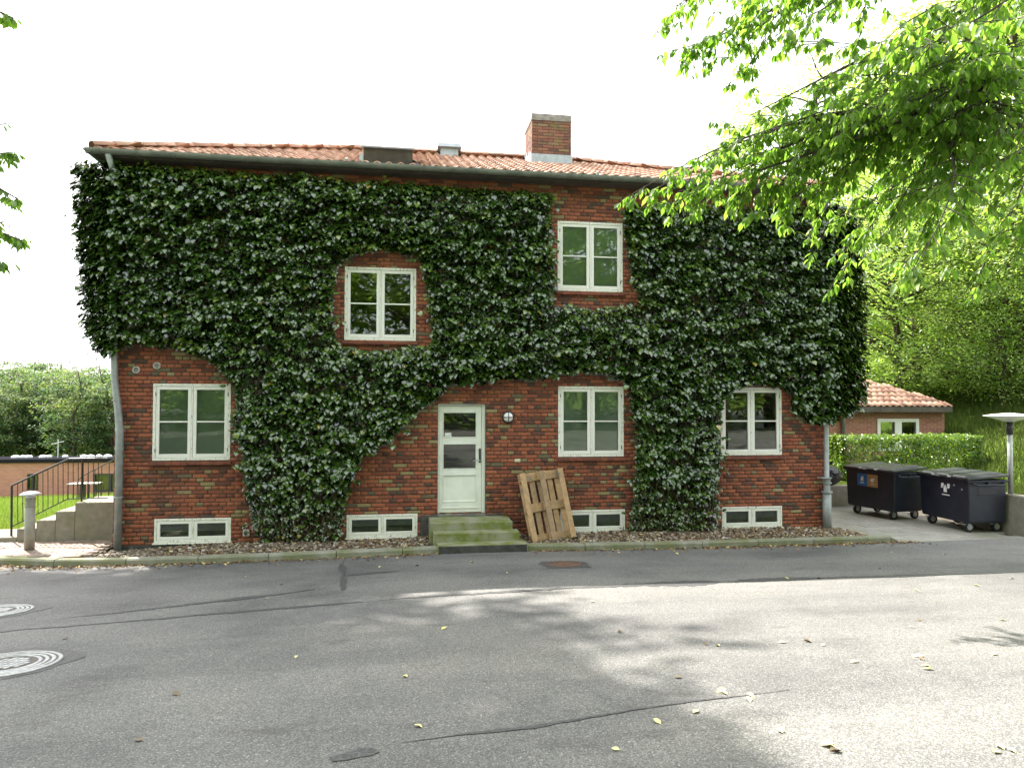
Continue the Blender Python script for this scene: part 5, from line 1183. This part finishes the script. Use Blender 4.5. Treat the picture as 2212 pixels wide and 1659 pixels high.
# trees behind the viewer, mirrored in the panes, enlarged to block sky light
B1 = proto(61, 15, 6.0, 5.0, 7.2, 7.4, 260, 52, .30, cr=1.15, flat=.35)
for i, (x, y, s) in enumerate(((-16, -21, 1.2), (-7.5, -23, 1.35), (1.5, -23, 1.25), (10, -24, 1.4), (18.5, -21, 1.2), (5.5, -31, 1.5), (-12, -32, 1.5))):
    plant('roadside_tree', 'leafy roadside tree across the road facing the ivy-covered house front', B1, (x, y, road_z(x, y)-.2), i*1.3, s, 'beech', 'trees across the road from the house')
P, nr, g = leafbox((-22, -19.5, .6), (24, -18, 3.6), 15000, 33, .3); nr[:, 1] *= -1; X, Y, Z = frames(nr, g.normal(0, .6, (len(P), 3))+np.array([0, .6, -.5])); Vv, Ff, kk = scatter(BLV, BLF, P, X, Y, Z, g.uniform(.16, .28, len(P)))
sh = thing('roadside_hedge', 'tall loose hedge across the road mirrored in the ground-floor panes', 'hedge', (1, -18.7, .8), world=True); put('foliage', mesh_from('foliage', Vv, Ff, False, np.repeat(g.beta(2, 2.5, len(P)), kk)), M_['forest'], sh, kind='stuff')

def limb_tree(name, label, base, trunk_top, limbs, seed, twl=.75, leaf=.125, per=15, mat='cherry', tr_r=.2, start0=.38, dens=.20, extra=None, nmain=99):
    g = np.random.default_rng(seed); ro = random.Random(seed); tr = MB(); base = Vector(base); tt = Vector(trunk_top)
    tpts = curve(base-Vector((0, 0, .4)), tt, 0, 8, .04, ro); tr.tube(tpts, np.linspace(tr_r, tr_r*.5, 9), 12)
    P = []; Nn = []; T = []; mains = []
    def leaves_on(p, d, k):
        for q in range(k):
            a = ro.uniform(0, 6.28); side = Vector((math.cos(a), math.sin(a), ro.uniform(-.5, .2))); pos = p-d*ro.uniform(0, .12)+side*ro.uniform(.0, .035)
            P.append(pos); tipd = side*.55+d*.5+Vector((0, 0, -ro.uniform(.35, 1.1))); T.append(tipd)
            Nn.append(Vector((side.x*.8+ro.uniform(-.4, .4), side.y*.8+ro.uniform(-.4, .4), ro.uniform(.25, .9))))
    for li, (tgt, f0, sag) in enumerate(limbs):
        tgt = Vector(tgt); z_ = f0; s0 = tpts[min(8, int(z_*8))].lerp(tpts[min(8, int(z_*8)+1)], z_*8-int(z_*8)); L = (tgt-s0).length
        if li >= nmain and mains:
            best = min(((mp[k_]-tgt).length+abs(k_-8)*.12*L, k_, mp) for mp in mains for k_ in range(3, 12)); s0 = best[2][best[1]]; L = (tgt-s0).length; thick = .010
        else: thick = .0105
        pts = curve(s0, tgt, sag, 14, .085, ro); tr.tube(pts, [max(.005, thick*L*(1-.93*(i/14)**.7)) for i in range(15)], 6, False)
        if li < nmain: mains.append(pts)
        start = start0 if li < nmain else .15
        nT = int(L*(1-start)/dens)
        for j in range(nT):
            t = start+(1-start)*(j+ro.random())/nT; i = min(13, int(t*14)); p = pts[i].lerp(pts[i+1], t*14-i); d = (pts[i+1]-pts[i]).normalized()
            for s in (-1, 1):
                if ro.random() < .25: continue
                sd = d.cross(Vector((0, 0, 1))).normalized()*s; tl = twl*ro.uniform(.35, 1.1)*(1.1-.7*t); dr = (d*ro.uniform(.3, .9)+sd*ro.uniform(.4, 1)+Vector((0, 0, ro.uniform(-.55, .25)))).normalized()
                e = p+dr*tl+Vector((0, 0, -.18*tl)); mid = p.lerp(e, .5)+Vector((0, 0, .07*tl)); tr.tube([p, mid, e], [.007, .005, .0025], 4, False)
                steps = max(2, int(tl/.17))
                for q in range(steps):
                    f = (q+1)/steps; pp = p.lerp(mid, f*2) if f < .5 else mid.lerp(e, f*2-1); leaves_on(pp, dr, int(per/steps*ro.uniform(.6, 1.3))+1)
        leaves_on(pts[-1], (pts[-1]-pts[-2]).normalized(), 6)
    P = np.array([p[:] for p in P]); cm = leafmesh(P, np.array([q[:] for q in Nn]), np.array([q[:] for q in T]), leaf*g.uniform(.62, 1.2, len(P)), np.clip(g.normal(.5, .24, len(P)), 0, 1))
    if extra is not None: extra(tr, g, ro)
    t = thing(name, label, 'tree', base[:], world=True); tr.build('trunk', M_['bark'], t, True); put('crown', cm, M_[mat], t); return t, len(P)
# overhanging tree on the right
def tg(u, v, d, f0, sag=.05): return (at_d(u, v, d), f0, sag)
L1 = [tg(1470, 420, 8.4, .62, .07), tg(1480, 110, 8.0, .9, .05), tg(1620, 250, 8.0, .78, .06), tg(1800, 470, 8.6, .55, .1), tg(2020, 400, 7.2, .58, .1), tg(1960, 120, 6.4, .85, .06), tg(2150, 520, 7.4, .5, .12)]
L1 += [tg(1345, 432, 8.4, .62, .08), tg(1400, 420, 8.3, .6, .08), tg(1455, 440, 8.3, .6, .08), tg(1560, 430, 8.3, .6, .08), tg(1600, 410, 8.3, .6, .08), tg(1520, 390, 8.3, .6, .08), tg(1500, 445, 8.2, .6, .08), tg(1550, 350, 8.6, .66, .07), tg(1450, 110, 8.0, .9, .05), tg(1520, -10, 7.6, .95, .04), tg(1600, 170, 8.2, .85, .06), tg(1550, 280, 8.6, .78, .06), tg(1640, 440, 8.3, .6, .1), tg(1710, 440, 8.4, .58, .1),
      tg(1780, 450, 8.8, .55, .1), tg(1815, 560, 9.0, .5, .12), tg(1700, 90, 7.0, .92, .05), tg(1660, 290, 7.8, .75, .08), tg(1760, 200, 7.2, .8, .08), tg(1850, 330, 7.6, .7, .1), tg(1800, 380, 7.8, .66, .1), tg(1930, 460, 7.6, .6, .1), tg(1880, 90, 6.4, .9, .06), tg(1960, 220, 6.6, .8, .08),
      tg(2050, 360, 6.8, .7, .1), tg(2000, 520, 7.8, .55, .12), tg(2080, 480, 7.2, .58, .12), tg(2120, 120, 5.8, .85, .06), tg(2160, 300, 6.2, .7, .08), tg(2190, 560, 7.2, .5, .12), tg(2100, 600, 8.2, .48, .12), tg(2000, 20, 5.8, .95, .05), tg(1600, 20, 7.2, .95, .05), tg(2180, 40, 5.4, .9, .05), tg(1930, 590, 9.0, .5, .12), tg(2250, 420, 6.4, .6, .08), tg(1720, 330, 8.2, .7, .08), tg(1600, 350, 8.4, .7, .08),
      tg(1690, 468, 8.4, .6, .12), tg(1645, 462, 8.3, .6, .12), tg(1800, 620, 9.0, .5, .12), tg(1750, 500, 8.6, .5, .12), tg(1430, 60, 7.8, .9, .05), tg(1570, 130, 8.2, .85, .05), tg(1640, 60, 7.4, .9, .05), tg(1760, 30, 6.8, .9, .05)]
ro = random.Random(77)
for i in range(12): L1.append(tg(ro.uniform(1950, 2600), ro.uniform(-350, 640), ro.uniform(5.6, 8.0), ro.uniform(.5, .98), .06))
for i in range(22): L1.append(tg(ro.uniform(1820, 2350), ro.uniform(-150, 260), ro.uniform(6.0, 8.6), ro.uniform(.7, .98), .05))
_, nlv = limb_tree('cherry_tree', 'overhanging tree with long drooping bright leaves reaching in front of the roof', (9.4, -7.6, road_z(9.4, -7.6)), (9.0, -7.2, 9.2), L1, 5, per=17, nmain=7, twl=.95, dens=.20, leaf=.108)
print('cherry leaves', nlv)
# tall tree on the left: a few low branches and a high crown whose shade falls on the road
def high_crown(tr, g, ro):
    pass
L2 = [tg(14, 268, 8.2, .30, .05), tg(20, 330, 8.2, .28, .05), tg(38, 430, 8.0, .26, .06), tg(46, 520, 8.0, .22, .06), tg(8, 480, 8.0, .24, .06), tg(2, 566, 8.0, .2, .06), tg(30, 40, 8.0, .4, .04), tg(-40, 380, 7.8, .26, .05), tg(-60, 500, 8.0, .22, .05), tg(-70, 250, 8.0, .32, .05)]
TB = Vector((-13.0, 2.5, -.2))
t_, _ = limb_tree('tall_tree', 'tall tree left of the house whose lowest leafy twigs hang beside the ivy', TB, TB+Vector((.2, .3, 20)), L2, 9, twl=.55, leaf=.12, per=13, tr_r=.36, start0=.72, dens=.22)
tr, cm = gen_tree(71, 25, 6.3, 8.2, 3.8, 21.5, 640, 60, .42, cr=1.1, flat=.35, shell=.1, off=(-1.7, 1.4), trunk=False)
mo = put('upper_crown', cm, M_['cherry'], t_, loc=TB);
put('limb', tr.mesh('limb', True), M_['bark'], t_, loc=TB)

# ------------------------------------------------------------------ grass
GV = np.array([(-.045, 0, 0), (.045, 0, 0), (.02, .06, .55), (.0, .2, 1.0), (-.02, .06, .55)]); GF = np.array([(0, 1, 2), (0, 2, 4), (4, 2, 3)])
def grass(name, pts, size, seed, label, mat='grass'):
    g = np.random.default_rng(seed); n = len(pts); a = g.uniform(0, 6.28, n); X = np.stack([np.cos(a), np.sin(a), np.zeros(n)], 1); Z = np.stack([g.normal(0, .25, n), g.normal(0, .25, n), np.ones(n)], 1); Z /= np.linalg.norm(Z, axis=1, keepdims=True); Y = np.cross(Z, X); X = np.cross(Y, Z)
    V, Fc, kk = scatter(GV, GF, pts, X, Y, Z, g.uniform(.6, 1.3, n)*size); put(name, mesh_from(name, V, Fc, False, np.repeat(np.clip(g.normal(.45, .25, n), 0, 1), kk)), M_[mat], kind='stuff', label=label)
pts = []; g = np.random.default_rng(91)
while len(pts) < 34000:
    x, y = -4.7-g.random()*24, 1.35+g.random()**1.7*28; 
    u, v = pix((x, y, 0)); 
    if -160 < u < 420: pts.append((x, y, terr(x, y)-.01))
grass('lawn_grass', np.array(pts), .17, 1, 'long sunlit yellow-green grass behind the side stairs')
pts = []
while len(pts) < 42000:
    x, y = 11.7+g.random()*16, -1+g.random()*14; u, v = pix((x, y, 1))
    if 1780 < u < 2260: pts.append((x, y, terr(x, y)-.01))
grass('bank_grass', np.array(pts), .24, 2, 'rough green grass on the bank behind the disc lamp, coloured dark for tree shade', 'bank')
